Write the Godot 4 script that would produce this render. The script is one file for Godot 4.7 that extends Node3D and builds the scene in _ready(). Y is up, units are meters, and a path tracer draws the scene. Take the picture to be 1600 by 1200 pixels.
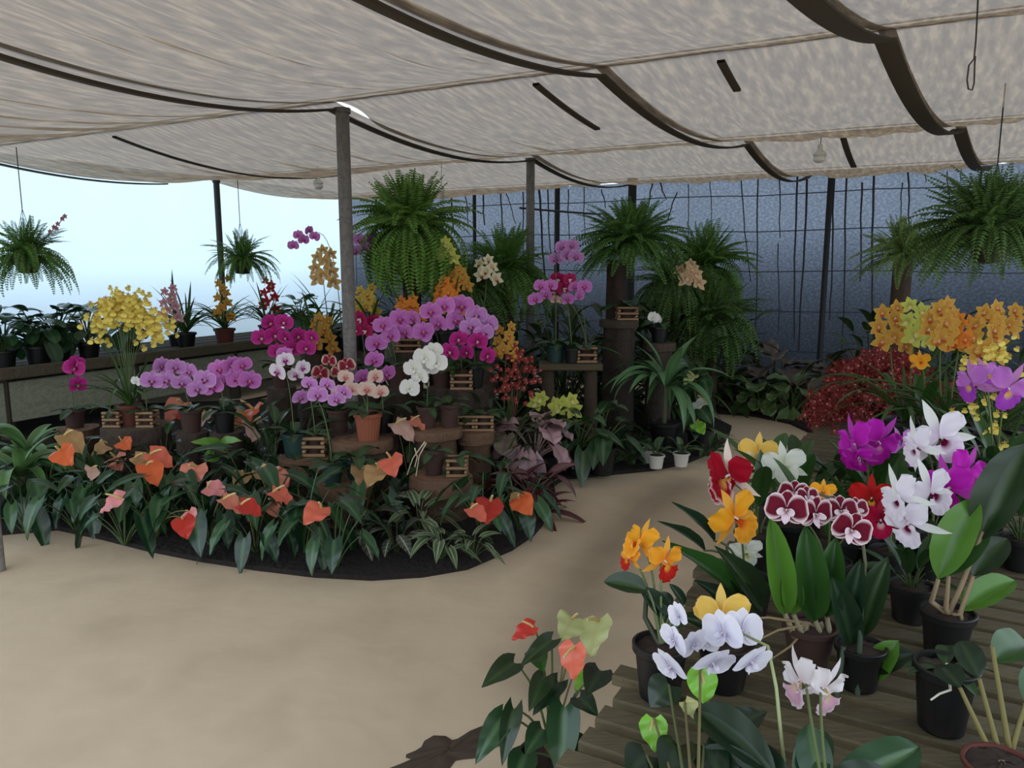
extends Node3D
# An orchid shade house. Camera at the origin 1.5 m above the floor, looking along -Z and a little down.
# The building is turned: u runs along the roof wires (to the right), w runs away from the camera.

const EYE := 1.5
const FOCAL := 1203.0
const PITCH := 9.0
const BENCH := 0.55          # height of the slatted bench on the right
const STAGE := 0.6           # height of the bench along the bright wall
const WIRES := [-0.3, 1.15, 3.85, 6.6, 9.2]
const POLE_U := -3.43
const LEFT_U := -7.85
const BACK_W := 9.2

var rng := RandomNumberGenerator.new()
var shapes := {}
var used := {}
var M := {}
var K := {}

class Shape:
	var v := PackedVector3Array()
	var c := PackedColorArray()
	var t := PackedVector2Array()
	var i := PackedInt32Array()

	func grid(nu: int, nv: int, f: Callable, cf: Callable, closed := false) -> void:
		var o := v.size()
		for a in nu + 1:
			for b in nv + 1:
				var s := float(a) / nu
				var q := float(b) / nv
				v.append(f.call(s, q))
				c.append(cf.call(s, q))
				t.append(Vector2(s, q))
		for a in nu:
			for b in nv:
				var p := o + a * (nv + 1) + b
				var r := p + nv + 1
				i.append_array([p, p + 1, r, r, p + 1, r + 1])

	func fan(pts: Array, col: Color, mid: Vector3, midcol: Color) -> void:
		var o := v.size()
		v.append(mid); c.append(midcol); t.append(Vector2.ZERO)
		for p in pts:
			v.append(p); c.append(col); t.append(Vector2.ONE)
		for k in pts.size():
			i.append_array([o, o + 1 + (k + 1) % pts.size(), o + 1 + k])

	func tri(a: Vector3, b: Vector3, d: Vector3, col: Color) -> void:
		var o := v.size()
		for p in [a, b, d]:
			v.append(p); c.append(col); t.append(Vector2.ZERO)
		i.append_array([o, o + 1, o + 2])

	func tube(pts: Array, r0: float, r1: float, sides: int, col: Color, col2 = null) -> void:
		var o := v.size()
		var n := pts.size()
		for k in n:
			var dir: Vector3 = (pts[mini(k + 1, n - 1)] - pts[maxi(k - 1, 0)]).normalized()
			var side: Vector3 = dir.cross(Vector3(0.13, 0.2, 0.97) if absf(dir.z) < 0.9 else Vector3(0, 1, 0)).normalized()
			var up := side.cross(dir)
			var q := float(k) / maxi(n - 1, 1)
			var r := lerpf(r0, r1, q)
			for m in sides:
				var a := TAU * m / sides
				v.append(pts[k] + (side * cos(a) + up * sin(a)) * r)
				c.append(col if col2 == null else col.lerp(col2, q))
				t.append(Vector2(float(m) / sides, q))
		for k in n - 1:
			for m in sides:
				var p := o + k * sides + m
				var r := o + k * sides + (m + 1) % sides
				i.append_array([p, p + sides, r, r, p + sides, r + sides])
		for e in [0, n - 1]:
			var ring := []
			for m in sides:
				ring.append(v[o + e * sides + (m if e == 0 else sides - 1 - m)])
			var shade := col if col2 == null or e == 0 else Color(col2)
			fan(ring, shade, pts[e], shade)

	func lathe(profile: Array, sides: int, col: Color, bend = null) -> void:
		# every band of the profile keeps its own edges
		for k in profile.size() - 1:
			var a: Vector2 = profile[k]
			var b: Vector2 = profile[k + 1]
			grid(sides, 1, func(s, q):
				var r := lerpf(a.x, b.x, q)
				var ang: float = s * TAU
				var p := Vector3(cos(ang) * r, lerpf(a.y, b.y, q), sin(ang) * r)
				return bend.call(p, ang) if bend != null else p, func(_s, _q): return col)

	func bar(a: Vector3, b: Vector3, w: float, h: float, up: Vector3, col: Color, cut := 0.15) -> void:
		# a plank with chamfered edges from a to b
		var dir := (b - a).normalized()
		var side := dir.cross(up).normalized()
		var top := side.cross(dir)
		var k := minf(w, h) * cut
		var ring := [Vector2(-w / 2 + k, -h / 2), Vector2(w / 2 - k, -h / 2), Vector2(w / 2, -h / 2 + k), Vector2(w / 2, h / 2 - k), Vector2(w / 2 - k, h / 2), Vector2(-w / 2 + k, h / 2), Vector2(-w / 2, h / 2 - k), Vector2(-w / 2, -h / 2 + k)]
		var ends := [[], []]
		for e in 2:
			for p in ring:
				ends[e].append([a, b][e] + side * p.x + top * p.y)
		for m in 8:
			var n := (m + 1) % 8
			tri(ends[0][m], ends[1][n], ends[0][n], col)
			tri(ends[0][m], ends[1][m], ends[1][n], col)
		for m in range(1, 7):
			tri(ends[0][0], ends[0][m], ends[0][m + 1], col)
			tri(ends[1][0], ends[1][m + 1], ends[1][m], col)

	func mesh() -> ArrayMesh:
		var n := PackedVector3Array()
		n.resize(v.size())
		for k in range(0, i.size(), 3):
			var f := (v[i[k + 2]] - v[i[k]]).cross(v[i[k + 1]] - v[i[k]])
			for e in 3:
				n[i[k + e]] += f
		for k in n.size():
			n[k] = n[k].normalized() if n[k].length_squared() > 1e-20 else Vector3.UP
		var a := []
		a.resize(Mesh.ARRAY_MAX)
		a[Mesh.ARRAY_VERTEX] = v
		a[Mesh.ARRAY_NORMAL] = n
		a[Mesh.ARRAY_COLOR] = c
		a[Mesh.ARRAY_TEX_UV] = t
		a[Mesh.ARRAY_INDEX] = i
		var m := ArrayMesh.new()
		m.add_surface_from_arrays(Mesh.PRIMITIVE_TRIANGLES, a)
		return m


# ---------------------------------------------------------------- places
func ray(px: float, py: float) -> Vector3:
	var x := (px - 800.0) / FOCAL
	var y := (600.0 - py) / FOCAL
	var c := cos(deg_to_rad(PITCH))
	var s := sin(deg_to_rad(PITCH))
	return Vector3(x, y * c - s, -(c + y * s))

func on_level(px: float, py: float, h := 0.0) -> Vector3:
	var r := ray(px, py)
	return Vector3(0, EYE, 0) + r * ((h - EYE) / r.y)

func at(px: float, py: float, d: float) -> Vector3:
	var r := ray(px, py)
	return Vector3(0, EYE, 0) + r * (d / -r.z)

func uw(u: float, w: float, y := 0.0) -> Vector3:
	return Vector3(u * 0.875 + w * 0.485, y, u * 0.485 - w * 0.875)

func on_stage(px: float, u: float, h: float) -> Vector3:
	var k := (px - 800.0) / FOCAL
	var c := cos(deg_to_rad(PITCH))
	var s := sin(deg_to_rad(PITCH))
	var w := (k * (EYE - h) * s - u * (0.875 + k * c * 0.485)) / (0.485 - k * c * 0.875)
	return uw(u, w, h)

func roof_y(u: float, w: float) -> float:
	for k in WIRES.size() - 1:
		if w <= WIRES[k + 1] or k == WIRES.size() - 2:
			var s = clampf((w - WIRES[k]) / (WIRES[k + 1] - WIRES[k]), 0, 1)
			return 2.49 - 0.56 * s * (1 - s) * (1.0 + 0.15 * sin(u * 1.3 + k))
	return 2.49

func C(r: float, g: float, b: float) -> Color:
	return Color(r / 255.0, g / 255.0, b / 255.0).srgb_to_linear()

func vary(c: Color, by := 0.15) -> Color:
	var k := 1.0 + rng.randf_range(-by, by)
	return Color(c.r * k * (1 + rng.randf_range(-by, by) * 0.4), c.g * k, c.b * k * (1 + rng.randf_range(-by, by) * 0.4))


# ---------------------------------------------------------------- objects
func numbered(called: String) -> String:
	used[called] = used.get(called, -1) + 1
	return called if used[called] == 0 else "%s_%03d" % [called, used[called]]

func thing(called: String, label: String, category: String, where := Vector3.ZERO, group := "") -> Node3D:
	var o := Node3D.new()
	o.name = numbered(called)
	o.position = where
	add_child(o, true)
	o.set_meta("label", label)
	o.set_meta("category", category)
	var kin: String = group if group else {"moth_orchid": "moth orchids", "spike_orchid": "spike orchids", "cattleya_orchid": "cattleya orchids", "dancing_orchid": "dancing orchids", "anthurium": "anthuriums", "potted_fern": "ferns on posts", "hanging_fern": "hanging ferns", "steel_post": "posts that carry the roof", "pot_plant": "green plants in pots", "log_plinth": "log plinths for the orchids", "log_post": "log posts under the ferns", "begonia": "begonias in the far bed", "shrub": "shrubs along the back", "ground_plant": "low green plants", "hanging_bulb": "bulbs under the roof"}.get(called, "")
	if kin:
		o.set_meta("group", kin)
	return o

func structure(called: String) -> Node3D:
	var o := Node3D.new()
	o.name = called
	o.set_meta("kind", "structure")
	add_child(o, true)
	return o

func part(o: Node, called: String, m: Mesh, material: Material, place := Transform3D(), stuff := false) -> MeshInstance3D:
	var p := MeshInstance3D.new()
	p.name = called
	p.mesh = m
	p.material_override = material
	p.transform = place
	p.cast_shadow = GeometryInstance3D.SHADOW_CASTING_SETTING_ON
	if stuff:
		p.set_meta("kind", "stuff")
	o.add_child(p, true)
	return p

func looks(called: String, rough: float, back := 0.0, spec := 0.5) -> StandardMaterial3D:
	var m := StandardMaterial3D.new()
	m.resource_name = called
	m.vertex_color_use_as_albedo = true
	m.roughness = rough
	m.metallic_specular = spec
	m.cull_mode = BaseMaterial3D.CULL_DISABLED
	if back > 0:
		m.backlight_enabled = true
		m.backlight = Color(back, back, back).linear_to_srgb()
	return m

func noise_picture(freq: float, colors: Array, octaves := 4, side := 512, kind := FastNoiseLite.TYPE_SIMPLEX_SMOOTH, seed_ := 1, low := 0.0, high := 1.0) -> NoiseTexture2D:
	var n := FastNoiseLite.new()
	n.noise_type = kind
	n.frequency = freq
	n.fractal_octaves = octaves
	n.seed = seed_
	var g := Gradient.new()
	g.offsets = PackedFloat32Array()
	g.colors = PackedColorArray()
	for k in colors.size():
		g.add_point(lerpf(low, high, float(k) / (colors.size() - 1)), colors[k])
	var t := NoiseTexture2D.new()
	t.width = side
	t.height = side
	t.seamless = true
	t.noise = n
	t.color_ramp = g
	return t

func rgb(r: float, g: float, b: float) -> Color:
	return Color(r / 255.0, g / 255.0, b / 255.0)

func facing(dir: Vector3, roll := 0.0) -> Basis:
	# z towards dir, y as upright as can be
	var z := dir.normalized()
	var x := Vector3.UP.cross(z)
	x = x.normalized() if x.length() > 0.001 else Vector3.RIGHT
	return Basis(x, z.cross(x), z).rotated(z, roll)


# ---------------------------------------------------------------- leaves
const OVAL := [0.0, 0.55, 0.85, 0.98, 1.0, 0.95, 0.82, 0.55, 0.0]
const HEART := [0.55, 0.95, 1.0, 0.93, 0.8, 0.64, 0.45, 0.24, 0.0]
const STRAP := [0.7, 0.85, 0.95, 1.0, 1.0, 0.92, 0.75, 0.45, 0.0]
const LANCE := [0.25, 0.6, 0.88, 1.0, 0.96, 0.8, 0.55, 0.28, 0.0]
const ROUND := [0.3, 0.75, 0.95, 1.0, 1.0, 0.95, 0.85, 0.62, 0.0]

func along(profile: Array, q: float) -> float:
	var x := clampf(q, 0, 1) * (profile.size() - 1)
	var k := mini(int(x), profile.size() - 2)
	return lerpf(profile[k], profile[k + 1], x - k)

# a leaf in its own axes: it leaves the origin along +Z, up is +Y; a stalk first if there is one
func leaf(key: String, long: float, wide: float, profile: Array, rise: float, bend: float, o := {}) -> ArrayMesh:
	if shapes.has(key):
		return shapes[key]
	var s := Shape.new()
	var green: Color = o.get("color", C(52, 88, 52))
	var rib: Color = o.get("rib", green.lerp(C(120, 150, 95), 0.35))
	var edge: Color = o.get("edge", green)
	var vein: float = o.get("vein", 0.0)
	var lobe: float = o.get("lobe", 0.0)
	var fold: float = o.get("fold", 0.25)
	var wave: float = o.get("wave", 0.0)
	var stalk: float = o.get("stalk", 0.0)
	var lean: float = o.get("lean", 1.2)
	var at_ := Vector3.ZERO
	if stalk > 0:
		var pts := [Vector3.ZERO]
		for k in 6:
			var e := lean - 0.5 * (k / 5.0)
			at_ += Vector3(0, sin(e), cos(e)) * stalk / 6
			pts.append(at_)
		var sc: Color = o.get("stalk_color", green.lerp(C(110, 120, 70), 0.4))
		s.tube(pts, wide * 0.045 + 0.0012, wide * 0.03 + 0.001, 5, sc)
	var nl: int = o.get("rows", 10)
	var spine := [at_]
	var ups := []
	for k in nl + 1:
		var e := rise + bend * k / float(nl)
		ups.append(Vector3(0, cos(e), -sin(e)))
		if k > 0:
			at_ += Vector3(0, sin(e), cos(e)) * long / nl
			spine.append(at_)
	var nc: int = o.get("cols", 6)
	s.grid(nl, nc, func(q, x):
		var k := int(round(q * nl))
		var a: float = x * 2 - 1
		var w := wide * 0.5 * along(profile, q)
		var up: Vector3 = ups[k]
		var fwd := Vector3(0, -up.z, up.y)
		var p: Vector3 = spine[k] + Vector3(a * w, 0, 0)
		p += up * (absf(a) * w * fold + wave * wide * sin(q * 17.0 + a * 2.0) * absf(a))
		p -= fwd * lobe * long * pow(absf(a), 1.4) * pow(1 - q, 5)
		return p, func(q, x):
		var a: float = absf(x * 2 - 1)
		var col := green.lerp(edge, smoothstep(0.55, 1.0, a))
		if vein > 0:
			col = col.lerp(rib, vein * pow(0.5 + 0.5 * cos((q * 9.0 - a * 2.2) * TAU), 3.0) * (1.0 - a * 0.4))
		return col.lerp(rib, (1.0 if vein > 0 else 0.8) * (1.0 - smoothstep(0.0, 0.22, a))))
	shapes[key] = s.mesh()
	return shapes[key]

# a fern frond: midrib with paired leaflets
func frond(key: String, long: float, wide: float, rise: float, bend: float, green: Color, pairs := 24) -> ArrayMesh:
	if shapes.has(key):
		return shapes[key]
	var s := Shape.new()
	var p := Vector3.ZERO
	var pts := [p]
	var dirs := []
	for k in pairs:
		var e := rise + bend * pow(k / float(pairs), 0.8)
		var dir := Vector3(0, sin(e), cos(e))
		dirs.append(dir)
		p += dir * long / pairs
		pts.append(p)
	s.tube(pts, 0.003, 0.001, 4, green.lerp(C(95, 105, 50), 0.5))
	for k in range(1, pairs):
		var q := float(k) / pairs
		var w := wide * 0.5 * (sin(pow(q, 0.75) * PI) * 0.85 + 0.15)
		var dir: Vector3 = dirs[k]
		var up := Vector3(0, dir.z, -dir.y)
		for m in [-1.0, 1.0]:
			var out: Vector3 = (Vector3(m, 0, 0) + dir * 0.45 - up * rng.randf_range(0.1, 0.5)).normalized()
			var half: Vector3 = dir * long / pairs * 0.42
			var a: Vector3 = pts[k]
			var b: Vector3 = a + out * w * 0.55 + half + up * 0.004
			var c: Vector3 = a + out * w - up * w * 0.12
			var d: Vector3 = a + out * w * 0.55 - half + up * 0.004
			var col := vary(green.lerp(C(120, 160, 70), 0.15 + 0.25 * q), 0.2)
			s.tri(a, b, c, col)
			s.tri(a, c, d, col)
	shapes[key] = s.mesh()
	return shapes[key]


# ---------------------------------------------------------------- flowers: they look along +Z, up is +Y, one unit across
func petal(s: Shape, ang: float, long: float, half: float, profile: Array, cup: float, ruffle: float, inner: Color, main: Color, rim: Color, rim_from := 0.86, start := 0.02, lift := 0.0) -> void:
	var dir := Vector3(cos(ang), sin(ang), 0)
	var side := Vector3(-sin(ang), cos(ang), 0)
	s.grid(7, 6, func(q, x):
		var a: float = x * 2 - 1
		var w := half * along(profile, q)
		var z = lift + cup * q * q * long - 0.35 * cup * a * a * w + ruffle * sin(a * 6.0 + q * 9.0) * q * absf(a) * half + 0.05 * absf(a) * half
		return dir * (start + q * long) + side * a * w + Vector3(0, 0, z), func(q, x):
		var a: float = absf(x * 2 - 1)
		var col := inner.lerp(main, smoothstep(0.0, 0.5, q))
		return col.lerp(rim, smoothstep(rim_from, minf(rim_from + 0.1, 1.0), maxf(q, a))))

const FRILL := [0.15, 0.5, 0.85, 0.95, 1.0, 0.94, 0.82, 0.38]
const DISC := [0.2, 0.62, 0.86, 0.98, 1.0, 0.96, 0.8, 0.42]
const WEDGE := [0.35, 0.7, 0.92, 1.0, 0.96, 0.82, 0.55, 0.1]
const SPEAR := [0.35, 0.6, 0.85, 1.0, 0.95, 0.75, 0.42, 0.02]

func sepals_of(kind: String, whole: bool) -> ArrayMesh:
	var key := "sepals %s %s" % [kind, whole]
	if shapes.has(key):
		return shapes[key]
	var k: Dictionary = K[kind]
	var s := Shape.new()
	match k.form:
		"moth":
			for a in [90, 212, 328]:
				petal(s, deg_to_rad(a), 0.46, 0.19, WEDGE, 0.06, 0.0, k.eye, k.main, k.rim, 0.86, 0.02, -0.03)
		"cattleya":
			for a in [90, 214, 326]:
				petal(s, deg_to_rad(a), k.get("sepal", 0.58), 0.1, SPEAR, -0.16, 0.06, k.eye, k.back, k.back, 0.95, 0.02, -0.03)
		"star":
			for a in [90, 222, 318]:
				petal(s, deg_to_rad(a), 0.48, 0.16, SPEAR, 0.2, 0.0, k.eye, k.main, k.rim, 0.9)
		"fan":
			for a in [90, 30, 150, 230, 310]:
				petal(s, deg_to_rad(a), 0.3, 0.07, SPEAR, 0.05, 0.0, k.eye, k.back, k.back, 0.95)
	if whole:
		petals_into(s, k, 0)
		petals_into(s, k, 1)
	# the column at the heart of the flower
	var col: Color = k.get("column", Color(0.8, 0.75, 0.7))
	s.tube([Vector3(0, 0.0, 0), Vector3(0, 0.0, 0.05), Vector3(0, -0.01, 0.085)], 0.026, 0.018, 6, col)
	shapes[key] = s.mesh()
	return shapes[key]

func petals_into(s: Shape, k: Dictionary, n: int) -> void:
	match k.form:
		"moth":
			petal(s, deg_to_rad([12, 168][n]), 0.48, 0.33, DISC, 0.07, 0.02, k.eye, k.main, k.rim, k.get("rim_from", 0.86))
		"cattleya":
			petal(s, deg_to_rad([26, 154][n]), 0.53, 0.225, FRILL, -0.14, 0.3, k.eye, k.main, k.rim, 0.85)
		"star":
			petal(s, deg_to_rad([24, 156][n]), 0.47, 0.155, SPEAR, 0.2, 0.0, k.eye, k.main, k.rim, 0.9)

func petal_of(kind: String, n: int) -> ArrayMesh:
	var key := "petal %s %d" % [kind, n]
	if not shapes.has(key):
		var s := Shape.new()
		petals_into(s, K[kind], n)
		shapes[key] = s.mesh()
	return shapes[key]

func lip_of(kind: String) -> ArrayMesh:
	var key := "lip " + kind
	if shapes.has(key):
		return shapes[key]
	var k: Dictionary = K[kind]
	var s := Shape.new()
	match k.form:
		"moth":
			petal(s, deg_to_rad(270), 0.2 * k.get("lip_size", 1.0), 0.07 * k.get("lip_size", 1.0), WEDGE, 0.5, 0.0, k.lip2, k.lip, k.lip, 0.95, 0.03, 0.04)
			for a in [-20, 200]:
				petal(s, deg_to_rad(a), 0.13 * k.get("lip_size", 1.0), 0.055 * k.get("lip_size", 1.0), DISC, 0.7, 0.0, k.lip2, k.lip, k.liprim if k.has("liprim") else k.lip, 0.8, 0.02, 0.05)
		"cattleya":
			# a frilled trumpet that opens forwards and down
			s.grid(7, 18, func(q, x):
				var a: float = lerpf(deg_to_rad(-215), deg_to_rad(35), x)
				var r = 0.045 + 0.03 * q + 0.2 * pow(q, 2.6)
				var z = 0.02 + 0.3 * q - 0.1 * pow(q, 4.0) + 0.028 * sin(x * 44.0) * pow(q, 4.0)
				return Vector3(cos(a) * r, sin(a) * r * 1.12 - 0.05 - 0.1 * q, z), func(q, _x):
				return k.lip2.lerp(k.lip, smoothstep(0.3, 0.55, q)).lerp(k.get("liprim", k.lip), smoothstep(0.86, 1.0, q)))
		"star":
			petal(s, deg_to_rad(270), 0.26, 0.1, WEDGE, 0.55, 0.1, k.lip2, k.lip, k.lip, 0.95, 0.02, 0.03)
		"fan":
			petal(s, deg_to_rad(270), 0.5, 0.34, DISC, 0.12, 0.12, k.lip2, k.lip, k.lip, 0.95, 0.0, 0.03)
	shapes[key] = s.mesh()
	return shapes[key]

func bloom(o: Node3D, kind: String, p: Vector3, dir: Vector3, size: float, roll := 0.0, near := false) -> MeshInstance3D:
	var f := part(o, "flower", sepals_of(kind, not near), M.petal, Transform3D(facing(dir, roll) * Basis.from_scale(Vector3.ONE * size), p - o.position))
	if near and K[kind].form != "fan":
		for n in 2:
			part(f, "petal", petal_of(kind, n), M.petal)
	part(f, "lip", lip_of(kind), M.petal)
	return f

func look_dir(p: Vector3, yaw := 0.0, pitch := 0.0) -> Vector3:
	var z := (Vector3(0, EYE, 0) - p)
	z.y *= 0.4
	z = z.normalized()
	return z.rotated(Vector3.UP, yaw).rotated(Vector3.UP.cross(z).normalized(), -pitch)

func curve(a: Vector3, b: Vector3, c: Vector3, n := 10) -> Array:
	var out := []
	for k in n + 1:
		var t := float(k) / n
		out.append(a * (1 - t) * (1 - t) + b * 2 * t * (1 - t) + c * t * t)
	return out

func stem(o: Node3D, pts: Array, r0 := 0.003, r1 := 0.002, col = null, called := "stem") -> void:
	var s := Shape.new()
	var q := []
	for p in pts:
		q.append(p - o.position)
	s.tube(q, r0, r1, 6, C(78, 98, 55) if col == null else col)
	part(o, called, s.mesh(), M.stem)


# ---------------------------------------------------------------- pots
func pot(o: Node3D, kind: String, r: float, h: float) -> void:
	var key := "pot %s %.3f %.3f" % [kind, r, h]
	if kind == "basket":
		var n := maxi(4, int(h / 0.022))
		var gap := h / n
		for k in n:
			for m in [-1, 1]:
				var s := Shape.new()
				var ax := Vector3.RIGHT if k % 2 == 0 else Vector3.BACK
				var sd := Vector3.BACK if k % 2 == 0 else Vector3.RIGHT
				var y := gap * (k + 0.5)
				var sk := "stick %.3f %.3f %d" % [r, gap, k % 2]
				if not shapes.has(sk):
					s.bar(-ax * r * 1.12, ax * r * 1.12, gap * 0.8, gap * 0.72, Vector3.UP, C(150, 118, 88), 0.2)
					shapes[sk] = s.mesh()
				part(o, "slat", shapes[sk], M.wood_vc, Transform3D(Basis(), Vector3(0, y, 0) + sd * m * r * 0.92))
		if not shapes.has(key):
			var s2 := Shape.new()
			s2.lathe([Vector2(0.0, 0.004), Vector2(r * 0.78, 0.004), Vector2(r * 0.8, h * 0.9), Vector2(r * 0.5, h * 0.97), Vector2(0.001, h)], 14, C(58, 42, 32))
			shapes[key] = s2.mesh()
		part(o, "potting_bark", shapes[key], M.soil_vc)
		return
	var col: Color = {"black": C(15, 15, 16), "teal": C(38, 62, 58), "white": C(205, 202, 192), "terracotta": C(142, 80, 54), "brown": C(66, 46, 38), "red": C(92, 48, 38)}[kind]
	if not shapes.has(key):
		var s := Shape.new()
		var b := r * 0.74
		var flute := func(p: Vector3, a: float):
			var f := 1.0 + (0.035 * cos(a * 22.0) if kind == "terracotta" and p.y < h * 0.96 else 0.0)
			return Vector3(p.x * f, p.y, p.z * f)
		s.lathe([Vector2(0.001, 0.0), Vector2(b, 0.0), Vector2(b * 1.02, h * 0.02), Vector2(lerpf(b, r, 0.84), h * 0.84), Vector2(r * 1.05, h * 0.85), Vector2(r * 1.08, h * 0.87), Vector2(r * 1.09, h * 0.985), Vector2(r * 1.06, h), Vector2(r * 0.98, h), Vector2(r * 0.95, h * 0.9)], 88 if kind == "terracotta" else 26, col, flute)
		shapes[key] = s.mesh()
		var t := Shape.new()
		t.grid(5, 16, func(q, x):
			var rr: float = q * r * 0.97
			return Vector3(cos(x * TAU) * rr, h * 0.9 + 0.008 * (1 - q) + 0.004 * sin(q * 25 + x * 40), sin(x * TAU) * rr), func(q, x):
			return C(52, 40, 32) * (0.8 + 0.4 * absf(sin(q * 31 + x * 57))))
		shapes[key + " soil"] = t.mesh()
	part(o, "pot", shapes[key], M.pot if kind in ["black", "teal", "white"] else M.clay)
	part(o, "potting_soil", shapes[key + " soil"], M.soil_vc)


# ---------------------------------------------------------------- foliage of a plant, from its crown
func whorl(o: Node3D, crown: Vector3, n: int, key: String, makers: Array, tilt_from := -0.1, tilt_to := 0.3, size := 1.0, from_yaw := 0.0, span := TAU, called := "leaf") -> void:
	for k in n:
		var m: ArrayMesh = makers[rng.randi() % makers.size()]
		var yaw := from_yaw + span * (k + rng.randf_range(-0.3, 0.3)) / n
		var b := Basis(Vector3.UP, yaw) * Basis(Vector3.RIGHT, -rng.randf_range(tilt_from, tilt_to)) * Basis(Vector3.BACK, rng.randf_range(-0.2, 0.2))
		var sc := size * rng.randf_range(0.8, 1.15)
		part(o, called, m, M[key], Transform3D(b * Basis.from_scale(Vector3.ONE * sc), crown - o.position + b.z * 0.01))

func moth_leaves() -> Array:
	var out := []
	for k in 4:
		out.append(leaf("moth leaf %d" % k, 0.2 + 0.02 * k, 0.075, OVAL, [0.5, 0.25, 0.6, 0.1][k], [-0.9, -0.8, -1.4, -0.5][k], {"color": vary(C(58, 92, 58)), "fold": 0.3}))
	return out

func strap_leaves() -> Array:
	var out := []
	for k in 6:
		out.append(leaf("strap leaf %d" % k, 0.42 + 0.04 * k, 0.022, STRAP, [1.3, 1.15, 1.4, 1.0, 1.25, 0.9][k], [-1.1, -1.6, -0.5, -1.2, -2.0, -1.5][k], {"color": vary(C(66, 98, 50)), "fold": 0.5, "cols": 4, "rows": 12}))
	return out

func cattleya_leaves() -> Array:
	var out := []
	for k in 4:
		out.append(leaf("cattleya leaf %d" % k, 0.2 + 0.015 * k, 0.055, OVAL, [1.35, 1.1, 0.8, 1.2][k], [-0.35, -0.5, -0.6, -0.9][k], {"color": vary(C(60, 100, 48)), "rib": C(52, 84, 42), "fold": 0.35, "stalk": 0.1, "lean": 1.5, "stalk_color": C(110, 122, 72)}))
	return out

func anthurium_leaves() -> Array:
	var out := []
	for k in 7:
		var g := vary([C(50, 86, 60), C(58, 94, 62), C(40, 70, 52)][k % 3], 0.25)
		out.append(leaf("anthurium leaf %d" % k, 0.175 + 0.012 * k, 0.088 + 0.008 * (k % 3), HEART, [-0.25, -0.6, -0.9, -0.15, -0.7, -1.0, 0.05][k], [-0.6, -0.5, -0.35, -0.9, -0.7, -0.3, -0.7][k], {"color": g, "rib": g.lerp(C(130, 165, 120), 0.45), "fold": 0.22, "lobe": 0.2, "wave": 0.03, "stalk": [0.34, 0.3, 0.3, 0.38, 0.33, 0.27, 0.4][k], "lean": [1.4, 1.25, 1.12, 1.45, 1.2, 1.05, 1.5][k]}))
	return out

# ---------------------------------------------------------------- orchids
# sprays: [x0, y0, x1, y1, distance, how many, pixels across, kind, arch in pixels]
func moth_orchid(label: String, base: Vector3, pot_kind: String, r: float, h: float, sprays: Array, leaves := 5, group := "", leaf_size := 1.0) -> Node3D:
	var o := thing("moth_orchid", label, "orchid", base, group)
	var crown := base + Vector3(0, h * 0.93, 0)
	if pot_kind:
		pot(o, pot_kind, r, h)
	whorl(o, crown, leaves, "leaf", moth_leaves(), -0.1, 0.3, leaf_size, rng.randf() * 6)
	for s in sprays:
		spray(o, crown, s)
	return o

func spray(o: Node3D, crown: Vector3, s: Array) -> void:
	var n: int = s[5]
	var size: float = s[6] * s[4] / FOCAL
	var line := []
	for k in n:
		var q := float(k) / maxi(n - 1, 1)
		var zig: float = (0.32 if k % 2 == 0 else -0.32) * s[6] * (0 if n < 3 else 1)
		var px := lerpf(s[0], s[2], q) + rng.randf_range(-2, 2)
		var py: float = lerpf(s[1], s[3], q) - s[8] * 4 * q * (1 - q) + zig
		line.append([at(px, py, s[4] + rng.randf_range(-0.04, 0.04)), at(lerpf(s[0], s[2], q), py - zig, s[4] + 0.05)])
	var first: Vector3 = line[0][1]
	var pts := curve(crown, Vector3(lerpf(crown.x, first.x, 0.15), first.y + 0.06, lerpf(crown.z, first.z, 0.3)), first, 9)
	for k in range(1, n):
		pts.append(line[k][1])
	stem(o, pts, 0.0035, 0.0015)
	for k in n:
		var p: Vector3 = line[k][0]
		bloom(o, s[7], p, look_dir(p, rng.randf_range(-0.75, 0.75), rng.randf_range(-0.45, 0.2)), size * rng.randf_range(0.9, 1.12), rng.randf_range(-0.35, 0.35))

# an upright spike of star flowers: [x, y top, y bottom, distance, how many, pixels across, kind, lean in pixels]
func spike(o: Node3D, crown: Vector3, s: Array) -> void:
	var n: int = s[4]
	var size: float = s[5] * s[3] / FOCAL
	var top := at(s[0] + s[7], s[1], s[3])
	var low := at(s[0], s[2], s[3])
	var pts := curve(crown, low.lerp(crown, 0.4) + Vector3(low.x - crown.x, 0, 0) * 0.2, low, 6)
	pts.append(low.lerp(top, 0.5))
	pts.append(top)
	stem(o, pts, 0.005, 0.002, C(92, 104, 58))
	for k in n:
		var q := (k + 0.5) / n
		var a := k * 2.3 + rng.randf_range(-0.3, 0.3)
		var off := Vector3(cos(a), 0.1, absf(sin(a)) * 0.8 + 0.1) * size * 0.55 * (1.1 - 0.45 * q)
		var p := low.lerp(top, q) + off
		bloom(o, s[6], p, (off.normalized() * 0.7 + look_dir(p) + Vector3(0, 0.15, 0)), size * (1.1 - 0.35 * q), rng.randf_range(-0.4, 0.4))

func cymbidium(label: String, base: Vector3, pot_kind: String, r: float, h: float, spikes: Array, leaves := 14, leaf_size := 1.0, group := "") -> Node3D:
	var o := thing("spike_orchid", label, "orchid", base, group)
	if pot_kind:
		pot(o, pot_kind, r, h)
	var crown := base + Vector3(0, h * 0.93, 0)
	whorl(o, crown, leaves, "leaf", strap_leaves(), -0.2, 0.2, leaf_size, rng.randf() * 6)
	for s in spikes:
		spike(o, crown + Vector3(rng.randf_range(-0.03, 0.03), 0, rng.randf_range(-0.03, 0.03)), s)
	return o

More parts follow.
